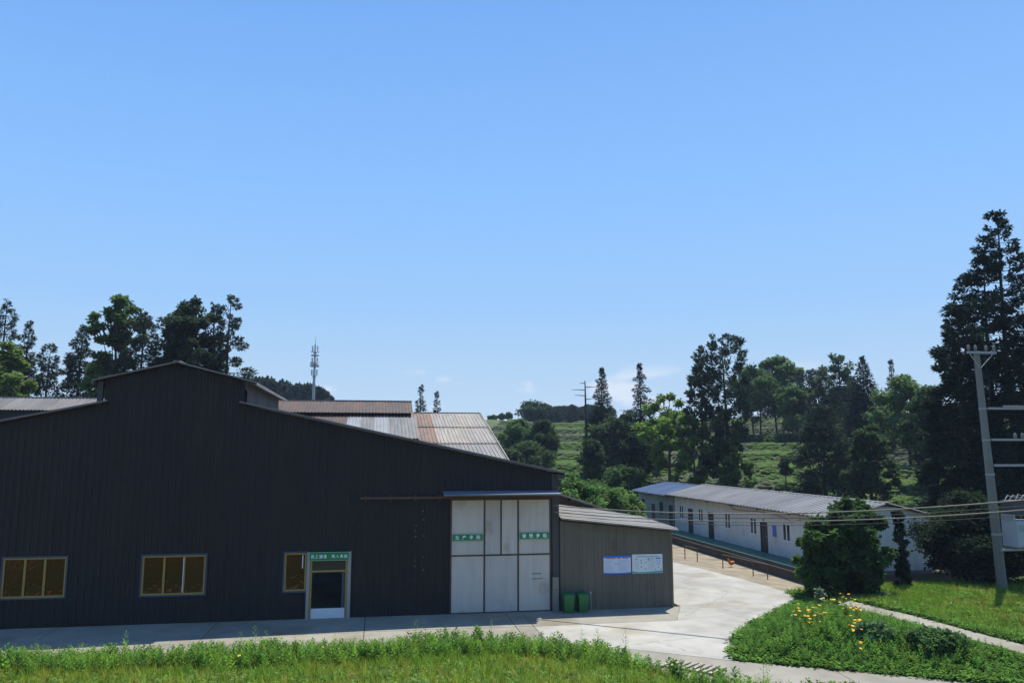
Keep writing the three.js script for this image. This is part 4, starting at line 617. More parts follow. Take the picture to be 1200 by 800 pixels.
  tr('c', 'conifer_tree', 'tall dark conifer with narrow spire beside the dead snag', 706, 431, 96, 66, { seed: 21, base: 0.06, n: 14000, col: DK, leaf: 0.34, profile: (t) => t > 0.6 ? 0.42 * Math.pow((1 - t) / 0.4, 0.8) : 0.95 - 0.85 * t, limbs: 6, group: g2, ragged: 0.5 });
  tr('c', 'conifer_tree', 'dark conifer with a layered spire beside the bright yellow green tree', 752, 426, 92, 60, { seed: 22, base: 0.06, n: 11000, col: DK, leaf: 0.34, profile: (t) => t > 0.5 ? 0.6 * Math.pow((1 - t) / 0.5, 0.85) * (0.75 + 0.4 * Math.sin(t * 60)) : 0.95 - 0.75 * t, limbs: 5, group: g2, ragged: 0.5, miss: 0.2 });
  tr('b', 'broadleaf_tree', 'dense dark leafy tree filling the gap between the two spired conifers', 732, 482, 90, 76, { seed: 23, base: 0.05, n: 12500, leaf: 0.32, col: gk([0.026, 0.043, 0.018], 1.6), clumps: 60, size: 0.26, group: g2 });
  tr('b', 'broadleaf_tree', 'small round dark tree on a thin trunk in the sloping crop field', 695, 512, 80, 33, { seed: 24, base: 0.34, n: 5600, leaf: 0.24, col: DG, clumps: 36, size: 0.3 });
  // bright green
  tr('b', 'broadleaf_tree', 'bright yellow green leafy tree in front of the dark conifers', 783, 457, 75, 72, { seed: 25, base: 0.2, n: 8200, leaf: 0.30, col: BG, clumps: 54, size: 0.22, gap: 0.12, bark: M.barkPale, top: 0.8 });
  tr('b', 'broadleaf_tree', 'lower bright green tree between the yellow green tree and tall pines', 812, 484, 72, 52, { seed: 26, base: 0.15, n: 5600, leaf: 0.30, col: gk([0.07, 0.115, 0.028], 1.65), clumps: 40, size: 0.25, gap: 0.15, bark: M.barkPale });
  tr('b', 'leafy_shrub', 'light green shrub at the foot of the tall pines behind the blue roof', 862, 522, 69, 46, { seed: 27, base: 0.05, n: 4400, leaf: 0.28, col: gk([0.065, 0.105, 0.026], 1.65), clumps: 30, size: 0.28, gap: 0.1 });
  tr('c', 'pine_tree', 'tall open pine towering over the dormitory with rounded ragged top', 850, 396, 72, 74, { seed: 28, base: 0.3, n: 9500, col: gk([0.03, 0.05, 0.03], 1.6), leaf: 0.34, profile: bell(0.5, 0.45, 0.62), ragged: 0.55, tipUp: 0.55, droop: 0.0, tip: 2.2, inner: 0.42, miss: 0.2, limbs: 4, spray: 0.15 });
  tr('c', 'pine_tree', 'shorter sparse pine beside the tall open pine', 822, 431, 73, 52, { seed: 29, base: 0.42, n: 5200, col: gk([0.036, 0.056, 0.036], 1.6), leaf: 0.34, profile: bell(0.4, 0.45, 0.7), ragged: 0.55, tipUp: 0.55, droop: 0.0, tip: 2.2, inner: 0.42, miss: 0.25, limbs: 4, spray: 0.16 });
  tr('b', 'broadleaf_tree', 'ivy green leafy tree wrapped round the foot of the tall open pine', 846, 478, 70, 46, { seed: 44, base: 0.1, n: 7000, leaf: 0.26, col: gk([0.034, 0.058, 0.02], 1.6), clumps: 44, size: 0.25, gap: 0.1, top: 0.8 });
  // right slope
  const g3 = 'trees on the upper field edge';
  tr('b', 'broadleaf_tree', 'spreading green tree on two stems at the upper field edge', 886, 425, 118, 66, { seed: 30, base: 0.2, n: 9500, leaf: 0.38, col: MG, trunks: 2, clumps: 50, size: 0.27, group: g3, mid: 470 });
  tr('b', 'broadleaf_tree', 'tall rounded bright green tree beside the two stemmed tree', 913, 416, 120, 64, { seed: 31, base: 0.18, n: 9500, leaf: 0.38, col: gk([0.055, 0.095, 0.026], 1.65), trunks: 2, clumps: 50, size: 0.27, group: g3, mid: 470 });
  tr('c', 'pine_tree', 'dull dark pine between the rounded green tree and the airy tree', 950, 434, 112, 54, { seed: 32, base: 0.2, n: 8500, col: DK, leaf: 0.4, profile: bell(0.6, 0.45, 0.5), group: g3, miss: 0.2, tip: 1.4 });
  tr('b', 'broadleaf_tree', 'airy grey green tree next to the conical fir', 984, 413, 108, 58, { seed: 33, base: 0.2, n: 5600, leaf: 0.38, col: gk([0.055, 0.08, 0.04], 1.6), clumps: 44, size: 0.2, gap: 0.12, group: g3, top: 0.8 });
  tr('c', 'fir_tree', 'dense dark conical fir on the upper field edge', 1013, 418, 96, 68, { seed: 34, base: 0.05, n: 14500, col: gk([0.016, 0.028, 0.016], 1.6), leaf: 0.38, profile: (t) => SPIRE(t) * 1.05, limbs: 7, ragged: 0.28, group: g3 });
  tr('c', 'conifer_tree', 'thin dark conifer top poking over the light green tree', 1049, 422, 100, 30, { seed: 35, base: 0.3, n: 3600, col: DK, leaf: 0.36, profile: (t) => 0.9 * SPIRE(t), group: g3 });
  tr('b', 'broadleaf_tree', 'light green tree between the conical fir and the giant cedars', 1064, 434, 82, 76, { seed: 36, base: 0.14, n: 9800, leaf: 0.32, col: gk([0.062, 0.10, 0.03], 1.65), clumps: 56, size: 0.23, gap: 0.08, top: 0.8 });
  tr('c', 'pine_tree', 'broad dark conifer with drooping sprays standing behind the dormitory roof', 965, 473, 66, 80, { seed: 37, base: 0.2, n: 14000, col: gk([0.03, 0.046, 0.026], 1.6), leaf: 0.28, profile: bell(0.8, 0.6, 0.35), limbs: 6, droop: 0.3, mid: 530, ragged: 0.4 });
  tr('b', 'broadleaf_tree', 'rounded dark green tree on a short trunk behind the dormitory ridge', 1020, 496, 62, 58, { seed: 38, base: 0.16, n: 10500, leaf: 0.23, col: gk([0.03, 0.052, 0.018], 1.6), clumps: 60, size: 0.25, mid: 540 });
  tr('b', 'sapling', 'small sapling on a thin stem in the furrowed field', 921, 536, 76, 17, { seed: 39, base: 0.45, n: 1100, leaf: 0.24, col: DG, clumps: 12, mid: 550 });
  tr('b', 'sapling', 'low bushy sapling at the field corner beside the tall pines', 876, 540, 74, 13, { seed: 40, base: 0.3, n: 900, leaf: 0.24, col: DG, clumps: 10, mid: 555 });
  tr('b', 'broadleaf_tree', 'leafy mid green tree filling the gap behind the rounded green tree and dull pine', 934, 446, 110, 54, { seed: 45, base: 0.12, n: 7500, leaf: 0.38, col: MG, clumps: 44, size: 0.26, group: g3, mid: 480 });
  tr('b', 'broadleaf_tree', 'dark leafy tree filling the gap behind the conical fir', 996, 450, 112, 60, { seed: 46, base: 0.1, n: 7500, leaf: 0.38, col: DG, clumps: 44, size: 0.26, group: g3, mid: 480 });
  tr('b', 'broadleaf_tree', 'dark green leafy tree between the conical fir and light green tree', 1041, 458, 92, 50, { seed: 47, base: 0.08, n: 7500, leaf: 0.34, col: gk([0.034, 0.06, 0.02], 1.7), clumps: 44, size: 0.26, group: g3, mid: 490 });
  tr('b', 'broadleaf_tree', 'deep green leafy tree against the smaller cedar', 1092, 448, 70, 66, { seed: 48, base: 0.08, n: 9000, leaf: 0.28, col: gk([0.034, 0.06, 0.02], 1.6), clumps: 50, size: 0.25, mid: 500 });
  { // low hedge along the upper field edge
    const r = mulberry(404), lv = new Leaves(), wood = [], s0 = stand(862, 500, 113, 505), h = thing('hedge_row', 'dark scrubby hedge along the upper field edge under the trees', 'hedge', s0.pos);
    for (let k = 0; k < 90; k++) { const px = 862 + 205 * r(), s = stand(px, 505, 113 - 12 * (px - 862) / 205 + 2 * r(), 508), p = s.pos.clone().sub(s0.pos), rc = 0.7 + 0.7 * r(); clump(lv, r, p.x, p.y + rc * 0.7, p.z, rc, 90, 0.36, r() < 0.25 ? MG : DG); if (k % 3 === 0) wood.push(tube([p.clone(), p.clone().add(V(0.1, rc, 0))], [0.05, 0.02], 5)); }
    part(h, 'stem', merge(wood), M.bark); part(h, 'foliage', lv.geometry(), M.leaf);
  }
  // the giant cedars on the right
  const g4 = 'giant cedars by the power poles';
  tr('c', 'cedar_tree', 'giant ragged dark cedar with twin tops towering above the power poles', 1183, 248, 47, 200, { seed: 41, base: 0.1, n: 62000, col: gk([0.017, 0.029, 0.017], 1.65), leaf: 0.3, slim: 0.2, profile: (t) => t > 0.84 ? 0.10 + (1 - t) * 1.9 : 0.42 + 0.62 * (1 - t) * (0.75 + 0.35 * Math.sin(t * 21)), ragged: 0.6, droop: 0.28, spray: 0.10, twin: -1.25, group: g4, mid: 420, miss: 0.15, limbs: 5, tip: 1.3 });
  tr('c', 'cedar_tree', 'smaller dark cedar beside the power pole with drooping tiered limbs', 1128, 362, 45, 190, { seed: 42, base: 0.06, n: 46000, col: gk([0.018, 0.031, 0.018], 1.65), leaf: 0.28, slim: 0.2, profile: (t) => 0.05 + 0.95 * Math.pow(1 - t, 0.72) * (0.82 + 0.2 * Math.sin(t * 24)), ragged: 0.6, droop: 0.26, spray: 0.11, group: g4, mid: 480, miss: 0.15, limbs: 5, tip: 1.2 });
  tr('c', 'cedar_tree', 'dark cedar half hidden behind the giant cedar at the picture edge', 1232, 330, 52, 170, { seed: 43, base: 0.08, n: 26000, col: gk([0.016, 0.028, 0.016], 1.25), leaf: 0.36, slim: 0.2, profile: (t) => 0.06 + 0.95 * (1 - t), droop: 0.26, spray: 0.12, group: g4, mid: 450 });
}
// shrubs standing on the yard's edge and behind the shed
{
  const bush = (name, label, x, z, h, r, o) => { const p = L(x, 0, z); p.y = groundL(x, z); return broadleaf(name, label, p, h, r, { base: 0.02, size: 0.3, clumps: 48, flat: 0.85, top: 0.35, ...o }); };
  bush('round_bush', 'lower rounded glossy green bush at the corner of the concrete yard', 15.15, -0.75, 3.2, 1.12, { seed: 51, n: 15000, leaf: 0.17, clumps: 70, size: 0.24, base: -0.06, col: gk([0.042, 0.08, 0.018], 1.6), group: 'bushes at the yard corner' });
  bush('round_bush', 'taller rounded dark green bush with a leafy peak at the yard corner', 16.5, -0.5, 3.75, 1.3, { seed: 52, n: 21000, leaf: 0.17, size: 0.24, base: -0.06, col: gk([0.030, 0.06, 0.016], 1.6), clumps: 90, group: 'bushes at the yard corner' });
  { const p = L(19.0, 0, -1.2); p.y = groundL(19.0, -1.2); conifer('young_conifer', 'slim young conifer between the tall bush and the dark hedge mass', p, 3.1, 0.34, { seed: 53, base: 0.05, n: 2600, leaf: 0.16, slim: 0.28, col: [0.02, 0.036, 0.014], profile: (t) => 0.35 + 0.65 * (1 - t), step: 0.3, spray: 0.16 }); }
  bush('evergreen_bush', 'large dark evergreen bush under the cedars beside the power pole', 23.4, -2.6, 4.1, 2.3, { seed: 54, n: 22000, leaf: 0.16, col: [0.018, 0.034, 0.012], clumps: 64, group: 'dark evergreen bushes under the cedars' });
  bush('evergreen_bush', 'dark evergreen bush spreading behind the power pole and cabinet', 26.6, -1.2, 3.7, 2.5, { seed: 55, n: 22000, leaf: 0.17, col: [0.015, 0.028, 0.011], clumps: 60, group: 'dark evergreen bushes under the cedars' });
  bush('evergreen_bush', 'low dark evergreen bush filling the foot of the power pole', 22.9, -1.0, 2.3, 1.5, { seed: 56, n: 12000, leaf: 0.14, col: [0.018, 0.034, 0.012], group: 'dark evergreen bushes under the cedars' });
  bush('leafy_shrub', 'bright green shrub rising behind the dark lean-to roof', 9.2, -19.0, 4.6, 2.1, { seed: 57, n: 8200, leaf: 0.24, col: gk([0.055, 0.105, 0.025], 1.65), base: 0.1, group: 'shrubs behind the shed' });
  bush('leafy_shrub', 'mid green shrub between the lean-to and the grey end block', 12.4, -24.0, 4.0, 2.0, { seed: 58, n: 7000, leaf: 0.24, col: gk([0.045, 0.085, 0.02], 1.65), base: 0.1, group: 'shrubs behind the shed' });
  bush('leafy_shrub', 'light green shrub touching the wall of the grey end block', 16.6, -33.0, 4.0, 1.9, { seed: 59, n: 6500, leaf: 0.26, col: gk([0.075, 0.125, 0.026], 1.65), base: 0.08, group: 'shrubs behind the shed' });
  bush('leafy_shrub', 'spreading green shrub at the foot of the hollow behind the warehouse corner', 9.5, -33.0, 4.3, 3.0, { seed: 60, n: 8500, leaf: 0.3, col: gk([0.042, 0.08, 0.022], 1.65), base: 0.05, group: 'shrubs behind the shed' });
  bush('leafy_shrub', 'rough green shrub at the corner of the rear workshop', 6.8, -45.0, 5.0, 2.6, { seed: 61, n: 7000, leaf: 0.32, col: gk([0.05, 0.085, 0.024], 1.65), base: 0.05, group: 'shrubs behind the shed' });
  bush('leafy_shrub', 'dark green shrub behind the blue roof of the grey end block', 20.5, -43.5, 4.4, 2.6, { seed: 62, n: 7500, leaf: 0.3, col: gk([0.035, 0.065, 0.02], 1.65), base: 0.05 });
}
// ---------------------------------------------------------------- far woods, crops and ground cover (nobody could count these)
const dummy = new THREE.Object3D();
function scatter(name, label, category, geometry, material, list) {
  const m = new THREE.InstancedMesh(geometry, material, list.length); m.name = numbered(name); shade(m); const c = new THREE.Color();
  list.forEach((e, i) => { dummy.position.copy(e.p); dummy.rotation.set(e.tx || 0, e.a || 0, e.tz || 0); dummy.scale.set(e.s, e.s * (e.sy || 1), e.s); dummy.updateMatrix(); m.setMatrixAt(i, dummy.matrix); m.setColorAt(i, c.setRGB(...e.c)); });
  m.userData = { kind: 'stuff', label, category }; scene.add(m); return m;
}
{
  const mk = (cone, seed) => { const lv = new Leaves(), r = mulberry(seed); for (let k = 0; k < 520; k++) { const t = Math.pow(r(), 0.7), rad = cone ? (1 - t) * 0.27 + 0.02 : 0.36 * Math.sqrt(Math.max(0.04, 1 - (2 * t - 1) ** 2)), d = dirR(r), q = Math.sqrt(r()); const a = r() * 6.28; lv.add(Math.cos(a) * rad * q, 0.08 + t * 0.9, Math.sin(a) * rad * q, d[0], d[1] - 0.2, d[2], 0.3, 0.9, 0.2, 0.09, 0.03, 1, 1, 1); } const g = lv.geometry(); g.deleteAttribute('color'); return g; };
  const r = mulberry(71), left = [], mid = [];
  for (let k = 0; k < 260; k++) { const d = 165 + 45 * r(), px = 285 + 118 * r(), s = stand(px, 450, d, 450), e = s.pos; const lim = lerpTable([[285, 440], [315, 441], [345, 447], [370, 449], [385, 458], [400, 471]])(px), hh = Math.max(3, Math.min(15, (EYE + ray(px, lim).y * d) - e.y)) * (0.78 + 0.25 * r()); left.push({ p: V(e.x, e.y - 0.5, e.z), a: r() * 6, s: hh, c: [0.024 * (0.8 + 0.5 * r()), 0.042 * (0.8 + 0.4 * r()), 0.026] }); }
  scatter('hillside_wood', 'dark conifer wood covering the low hill behind the antenna mast', 'wood', mk(true, 3), M.weed, left);
  for (let k = 0; k < 120; k++) { const px = 632 + 85 * r(), d = 180 + 30 * r(), s = stand(px, 480, d, 480), e = s.pos, lim = lerpTable([[632, 482], [650, 474], [690, 472], [720, 480]])(px), hh = Math.max(4, (EYE + ray(px, lim).y * d) - e.y) * (0.62 + 0.42 * r()); mid.push({ p: V(e.x, e.y - 0.4, e.z), a: r() * 6, s: hh, c: [0.024 * (0.8 + 0.5 * r()), 0.04 * (0.8 + 0.4 * r()), 0.024] }); }
  scatter('ridge_wood', 'hazy dark wood along the far crest above the terraced fields', 'wood', mk(false, 4), M.weed, mid);
  // crop rows on the terraces
  const crop = (() => { const lv = new Leaves(), q = mulberry(5); for (let k = 0; k < 16; k++) { const a = k * 2.4, u = 0.25 + 0.55 * q(), c = Math.cos(a), s = Math.sin(a); lv.add(c * 0.03, 0.05, s * 0.03, c * Math.cos(u), Math.sin(u), s * Math.cos(u), -c * 0.3, 1, -s * 0.3, 0.42, 0.13, 1, 1, 1); } const g = lv.geometry(); g.deleteAttribute('color'); return g; })();
  const rows = [], q = mulberry(72);
  for (let v = -70; v < 240; v += 1.1) for (let t = -50; t < 170; t += 0.55) { if (Math.abs(Math.round(v / 1.1)) % 4 === 0) continue;   // rows follow the contour, turned a little
    const lx = 30 + 0.80 * t - 0.60 * v * 0.55 + v * 0.5, D = 34 + 0.62 * v + 0.5 * t + 12; if (lx < 6 || lx > 105 || D < 6 || D > 230 || (lx < 28.5 && D < 42)) continue;
    const f = fieldMask(lx, D); if (f < 0.35 || q() < 0.12) continue; const jx = lx + 0.15 * (q() - 0.5), jz = -D + 0.15 * (q() - 0.5);
    const n = fbm(lx * 0.04, 4, D * 0.04, 2), y = groundL(jx, jz), k = 0.85 + 0.4 * q(); if (n > 0.28) continue;
    rows.push({ p: L(jx, y, jz), a: q() * 6, s: (0.75 + 0.5 * q()) * (n < -0.05 ? 1.15 : 0.95), c: n < -0.05 ? [0.16 * k, 0.24 * k, 0.08 * k] : [0.17 * k, 0.21 * k, 0.12 * k] });
  }
  scatter('crop_rows', 'rows of leafy green crops on the terraced hillside fields', 'crops', crop, M.weed, rows);
  // scrub on banks and around the hollow
  const scrub = (() => { const lv = new Leaves(), q2 = mulberry(6); clump(lv, q2, 0, 0.45, 0, 0.62, 150, 0.2, [1, 1, 1], { flat: 0.75, vary: 0 }); const g = lv.geometry(); g.deleteAttribute('color'); return g; })();
  const sc = []; for (let k = 0; k < 5200; k++) { const lx = 2 + 90 * q(), D = 20 + 120 * q() * q() + 4; if (lx > 7 && lx < 26.5 && D < 41 && (lx > 17 || D < 15)) continue; if (lx < 13.5 && D < 20) continue; const onBank = Math.abs((hillY(lx, D + 0.8) - hillY(lx, D - 0.8))) > 0.55, qq = hillQ(lx, D); if (!(onBank || qq < 6 || qq > 95) || (lx < 5 && D < 45)) continue; if (q() < 0.25) continue; const kk = 0.7 + 0.6 * q(), y = groundL(lx, -D); sc.push({ p: L(lx, y, -D), a: q() * 6, s: 0.6 + 0.9 * q(), sy: 0.6 + 0.5 * q(), c: q() < 0.15 ? [0.17 * kk, 0.14 * kk, 0.06 * kk] : [0.085 * kk, 0.145 * kk, 0.036 * kk] }); }
  scatter('hillside_scrub', 'rough green scrub and weeds on the banks between the fields', 'scrub', scrub, M.weed, sc);
}
// grass and weeds of the foreground bank and the green by the yard
{
  const blade = (lv, a, lean, h, w, bx, bz) => { const c = Math.cos(a), s = Math.sin(a); lv.add(bx, 0, bz, c * lean, 1 - lean * 0.4, s * lean, -c, 0.25, -s, h, w, 1, 1, 1); };
  const tuft = (seed, n, h, w, spread) => { const lv = new Leaves(), r = mulberry(seed); for (let k = 0; k < n; k++) blade(lv, r() * 6.28, 0.1 + 0.6 * r(), h * (0.55 + 0.6 * r()), w, (r() - 0.5) * spread, (r() - 0.5) * spread); const g = lv.geometry(); g.deleteAttribute('color'); return g; };
  const weed = (seed, h, n, leaf, slim) => { const lv = new Leaves(), r = mulberry(seed); blade(lv, 1, 0.1, h, 0.006, 0, 0); blade(lv, 2.6, 0.1, h, 0.006, 0, 0); for (let k = 0; k < n; k++) { const t = 0.12 + 0.88 * (k / n), a = k * 2.4 + r() * 0.6, c = Math.cos(a), s = Math.sin(a), u = 0.1 + 0.6 * t, l = leaf * (1.15 - 0.6 * t) * (0.8 + 0.4 * r()), q = 0.05 * (1 - t); lv.add(c * q, h * t, s * q, c * Math.cos(u), Math.sin(u), s * Math.cos(u), -c * 0.4, 1, -s * 0.4, l, l * slim, 1, 1, 1); } const g = lv.geometry(); g.deleteAttribute('color'); return g; };
  const low = (seed) => { const lv = new Leaves(), r = mulberry(seed); for (let k = 0; k < 22; k++) { const a = r() * 6.28, q = 0.16 * Math.sqrt(r()), c = Math.cos(a), s = Math.sin(a), b = r() * 6.28; lv.add(c * q, 0.03 + 0.10 * r(), s * q, Math.cos(b), 0.1 + 0.4 * r(), Math.sin(b), 0.3 * (r() - 0.5), 1, 0.3 * (r() - 0.5), 0.07 + 0.04 * r(), 0.03, 1, 1, 1); } const g = lv.geometry(); g.deleteAttribute('color'); return g; };
  const r = mulberry(81), G = [], G2 = [], Wd = [], W2 = [], Lo = [], put = (arr, x, z, s, c, sy) => { const k = 0.55 + 0.9 * r(), w = 0.3 * (r() - 0.5); arr.push({ p: L(x, groundL(x, z) - 0.01, z), a: r() * 6.28, tx: 0.12 * (r() - 0.5), tz: 0.12 * (r() - 0.5), s: s * (0.7 + 0.6 * r()), sy, c: [c[0] * 1.8 * k * (1 + w), c[1] * 1.8 * k, c[2] * 1.3 * k * (1 - w)] }); };
  // the bank before the camera
  const nearDrain = (x, z) => x > 4.2 && x < 8.2 && z < 11.3 && z - bankFoot(x) < 1.0 && r() < 0.8;
  for (let k = 0; k < 52000; k++) {
    const x = -19 + 37 * r(), b = 9.5 * Math.pow(r(), 1.15), z = bankFoot(x) + b - 0.1, n = fbm(x * 0.45, 2, z * 0.45, 3), m = fbm(x * 1.6, 7, z * 1.6, 2);
    if (b < 0.9 * fbm(x * 0.55, 31, 0.4, 3) + 0.35 * fbm(x * 2.2, 33, 0.4, 2)) continue;
    const edge = 1 - sstep(1.4, 3.0, b + 1.6 * n), far = sstep(2.6, 4.5, b + 1.2 * n);
    if (m > 0.16) { if (r() < 0.85) continue; } if (r() < 0.45 * far) continue;
    const u = r();
    if (r() < 0.004 * edge) put(W2, x, z, 0.7 + 0.4 * r(), [0.08, 0.14, 0.03]); const sort = fbm(x * 0.8, 11, z * 0.8, 2); if (nearDrain(x, z)) continue;
    if (u < (0.34 + 0.5 * sort) * edge) put(Wd, x, z, 0.55 + 0.5 * Math.max(0, n + 0.15), r() < 0.5 ? [0.075, 0.145, 0.022] : [0.045, 0.10, 0.02]);
    else if (u < (0.46 - 0.3 * sort) * edge) put(W2, x, z, 0.6, [0.095, 0.165, 0.028]);
    else if (u < 0.52) put(Lo, x, z, 1.0, [0.07, 0.13, 0.03]);
    else if (u < 0.80) put(G, x, z, 0.62, n > 0.02 ? [0.145, 0.175, 0.024] : [0.105, 0.165, 0.02]);
    else if (u < 0.80 + 0.16 * far || m > 0.08) put(G2, x, z, 0.55, r() < 0.5 ? [0.20, 0.13, 0.045] : [0.15, 0.14, 0.035]);
  }
  // the green on the right
  for (let k = 0; k < 46000; k++) {
    const x = 7 + 20 * r(), z = -3.4 + 19 * r(); if (!inside(mound, x, z)) continue; const e = edgeDist(mound, x, z), onPath = inside(footpath, x, z) || edgeDist(footpath, x, z) < 0.12; if (onPath) continue;
    const n = fbm(x * 0.5, 4, z * 0.5, 3), beyond = x > 15.4 + 0.22 * (z - 3) && z < 12, u = r(); if (Math.hypot(x - 14.9, z + 0.5) < 0.8 || Math.hypot(x - 16.4, z) < 1.1) continue;
    if (beyond) { if (u < 0.55) put(G, x, z, 0.42, n > 0.1 ? [0.14, 0.165, 0.03] : [0.10, 0.165, 0.024]); else if (u < 0.7) put(Lo, x, z, 0.9, [0.08, 0.135, 0.03]); continue; }
    const rim = 1 - sstep(0.3, 1.6, e);
    if (u < 0.20 + 0.1 * n && e > 0.25) put(Wd, x, z, (0.42 + 0.15 * (1 - rim)) * (edgeDist(footpath, x, z) < 1.6 ? 0.55 : 1), r() < 0.5 ? [0.06, 0.125, 0.02] : [0.035, 0.085, 0.016]);
    else if (u < 0.26 && e > 0.3) put(W2, x, z, 0.5, [0.08, 0.15, 0.035]);
    else if (u < 0.72) put(Lo, x, z, 1.1, [0.05, 0.11, 0.018]);
    else if (u < 0.86 && e > 0.4) put(G, x, z, 0.45, [0.10, 0.16, 0.035]);
  }
  scatter('bank_grass', 'bright green grass on the bank and the roadside green', 'grass', tuft(1, 12, 0.62, 0.014, 0.16), M.weed, G);
  scatter('dry_grass', 'straw coloured dry grass on the foreground bank', 'grass', tuft(2, 10, 0.6, 0.010, 0.16), M.weed, G2);
  scatter('bank_weeds', 'broad leaved green weeds along the bank and roadside', 'weeds', weed(3, 0.75, 22, 0.2, 0.27), M.weed, Wd);
  scatter('feathery_weeds', 'fine leaved tall weeds along the bank and roadside', 'weeds', weed(4, 0.85, 34, 0.14, 0.09), M.weed, W2);
  scatter('ground_cover', 'low creeping leaves covering the bank and roadside green', 'ground cover', low(5), M.weed, Lo);
  // yellow flowers
  const petal = (() => { const lv = new Leaves(); for (let k = 0; k < 8; k++) { const a = k / 8 * 6.283, c = Math.cos(a), s = Math.sin(a); lv.add(c * 0.008, 0.5, s * 0.008, c, 0.18, s, 0, 1, 0, 0.042, 0.013, 1, 1, 1); } const g = lv.geometry(); g.deleteAttribute('color'); return g; })();
  const F1 = [], S1 = []; const flower = (px, py, sd) => { const d = ray(px, py), t = (0.55 - EYE) / d.y, p = CAM.clone().addScaledVector(d, t), [lx, lz] = toL(p.x, p.z), y = groundL(lx, lz), s = 0.75 + 0.45 * r(); p.y = Math.max(y, 0.55 - 0.5 * s * 1.0); void sd; F1.push({ p: p.clone(), a: r() * 6, s, tx: 0.5 * (r() - 0.3), tz: 0.4 * (r() - 0.5), c: [0.80, 0.42, 0.01] }); S1.push({ p: p.clone(), a: r() * 6, s, c: [0.06, 0.11, 0.03] }); };
  for (const [cx, cy, n, sx, sy] of [[955, 722, 26, 13, 8], [940, 716, 12, 9, 6], [1000, 715, 16, 12, 5], [1003, 738, 22, 9, 5], [972, 708, 8, 10, 4], [930, 722, 6, 8, 6], [1005, 753, 3, 6, 4], [990, 703, 5, 8, 3]]) for (let k = 0; k < n; k++) { const a = r() * 6.28, q = Math.sqrt(r()); flower(cx + Math.cos(a) * q * sx, cy + Math.sin(a) * q * sy); }
  flower(282, 776); flower(386, 757); flower(378, 760);
  scatter('yellow_flowers', 'golden yellow daisy flowers in front of the rounded bushes', 'flowers', petal, new THREE.MeshStandardMaterial({ color: 0xffffff, roughness: 0.8, side: THREE.DoubleSide }), F1);
  scatter('flower_stems', 'thin leafy stems carrying the yellow flowers', 'stems', weed(9, 0.5, 10, 0.11, 0.1), M.weed, S1);
  // individual shrubs of the green
  const shrub = (label, x, z, h, rad, seed, col, o = {}) => { const p = L(x, groundL(x, z), z); return broadleaf('low_shrub', label, p, h, rad, { seed, base: 0.02, n: 2600, leaf: 0.12, clumps: 22, size: 0.36, col, ...o }); };
  shrub('low shrub with pale glossy leaves below the yellow flowers', 11.9, 7.4, 0.6, 0.6, 91, [0.11, 0.19, 0.07], { leaf: 0.15, n: 1300 });
  shrub('dense dark shrub on the green beside the footpath bend', 12.9, 8.6, 0.7, 0.75, 92, [0.075, 0.15, 0.04]);
  shrub('ragged dark shrub at the roadside end of the green', 9.3, 13.0, 0.6, 0.6, 93, [0.05, 0.055, 0.03], { n: 1500 });
  shrub('small silvery leaved plant at the foot of the lower rounded bush', 13.8, 1.2, 0.7, 0.2, 94, [0.16, 0.22, 0.13], { n: 70, leaf: 0.14, clumps: 8 });
}

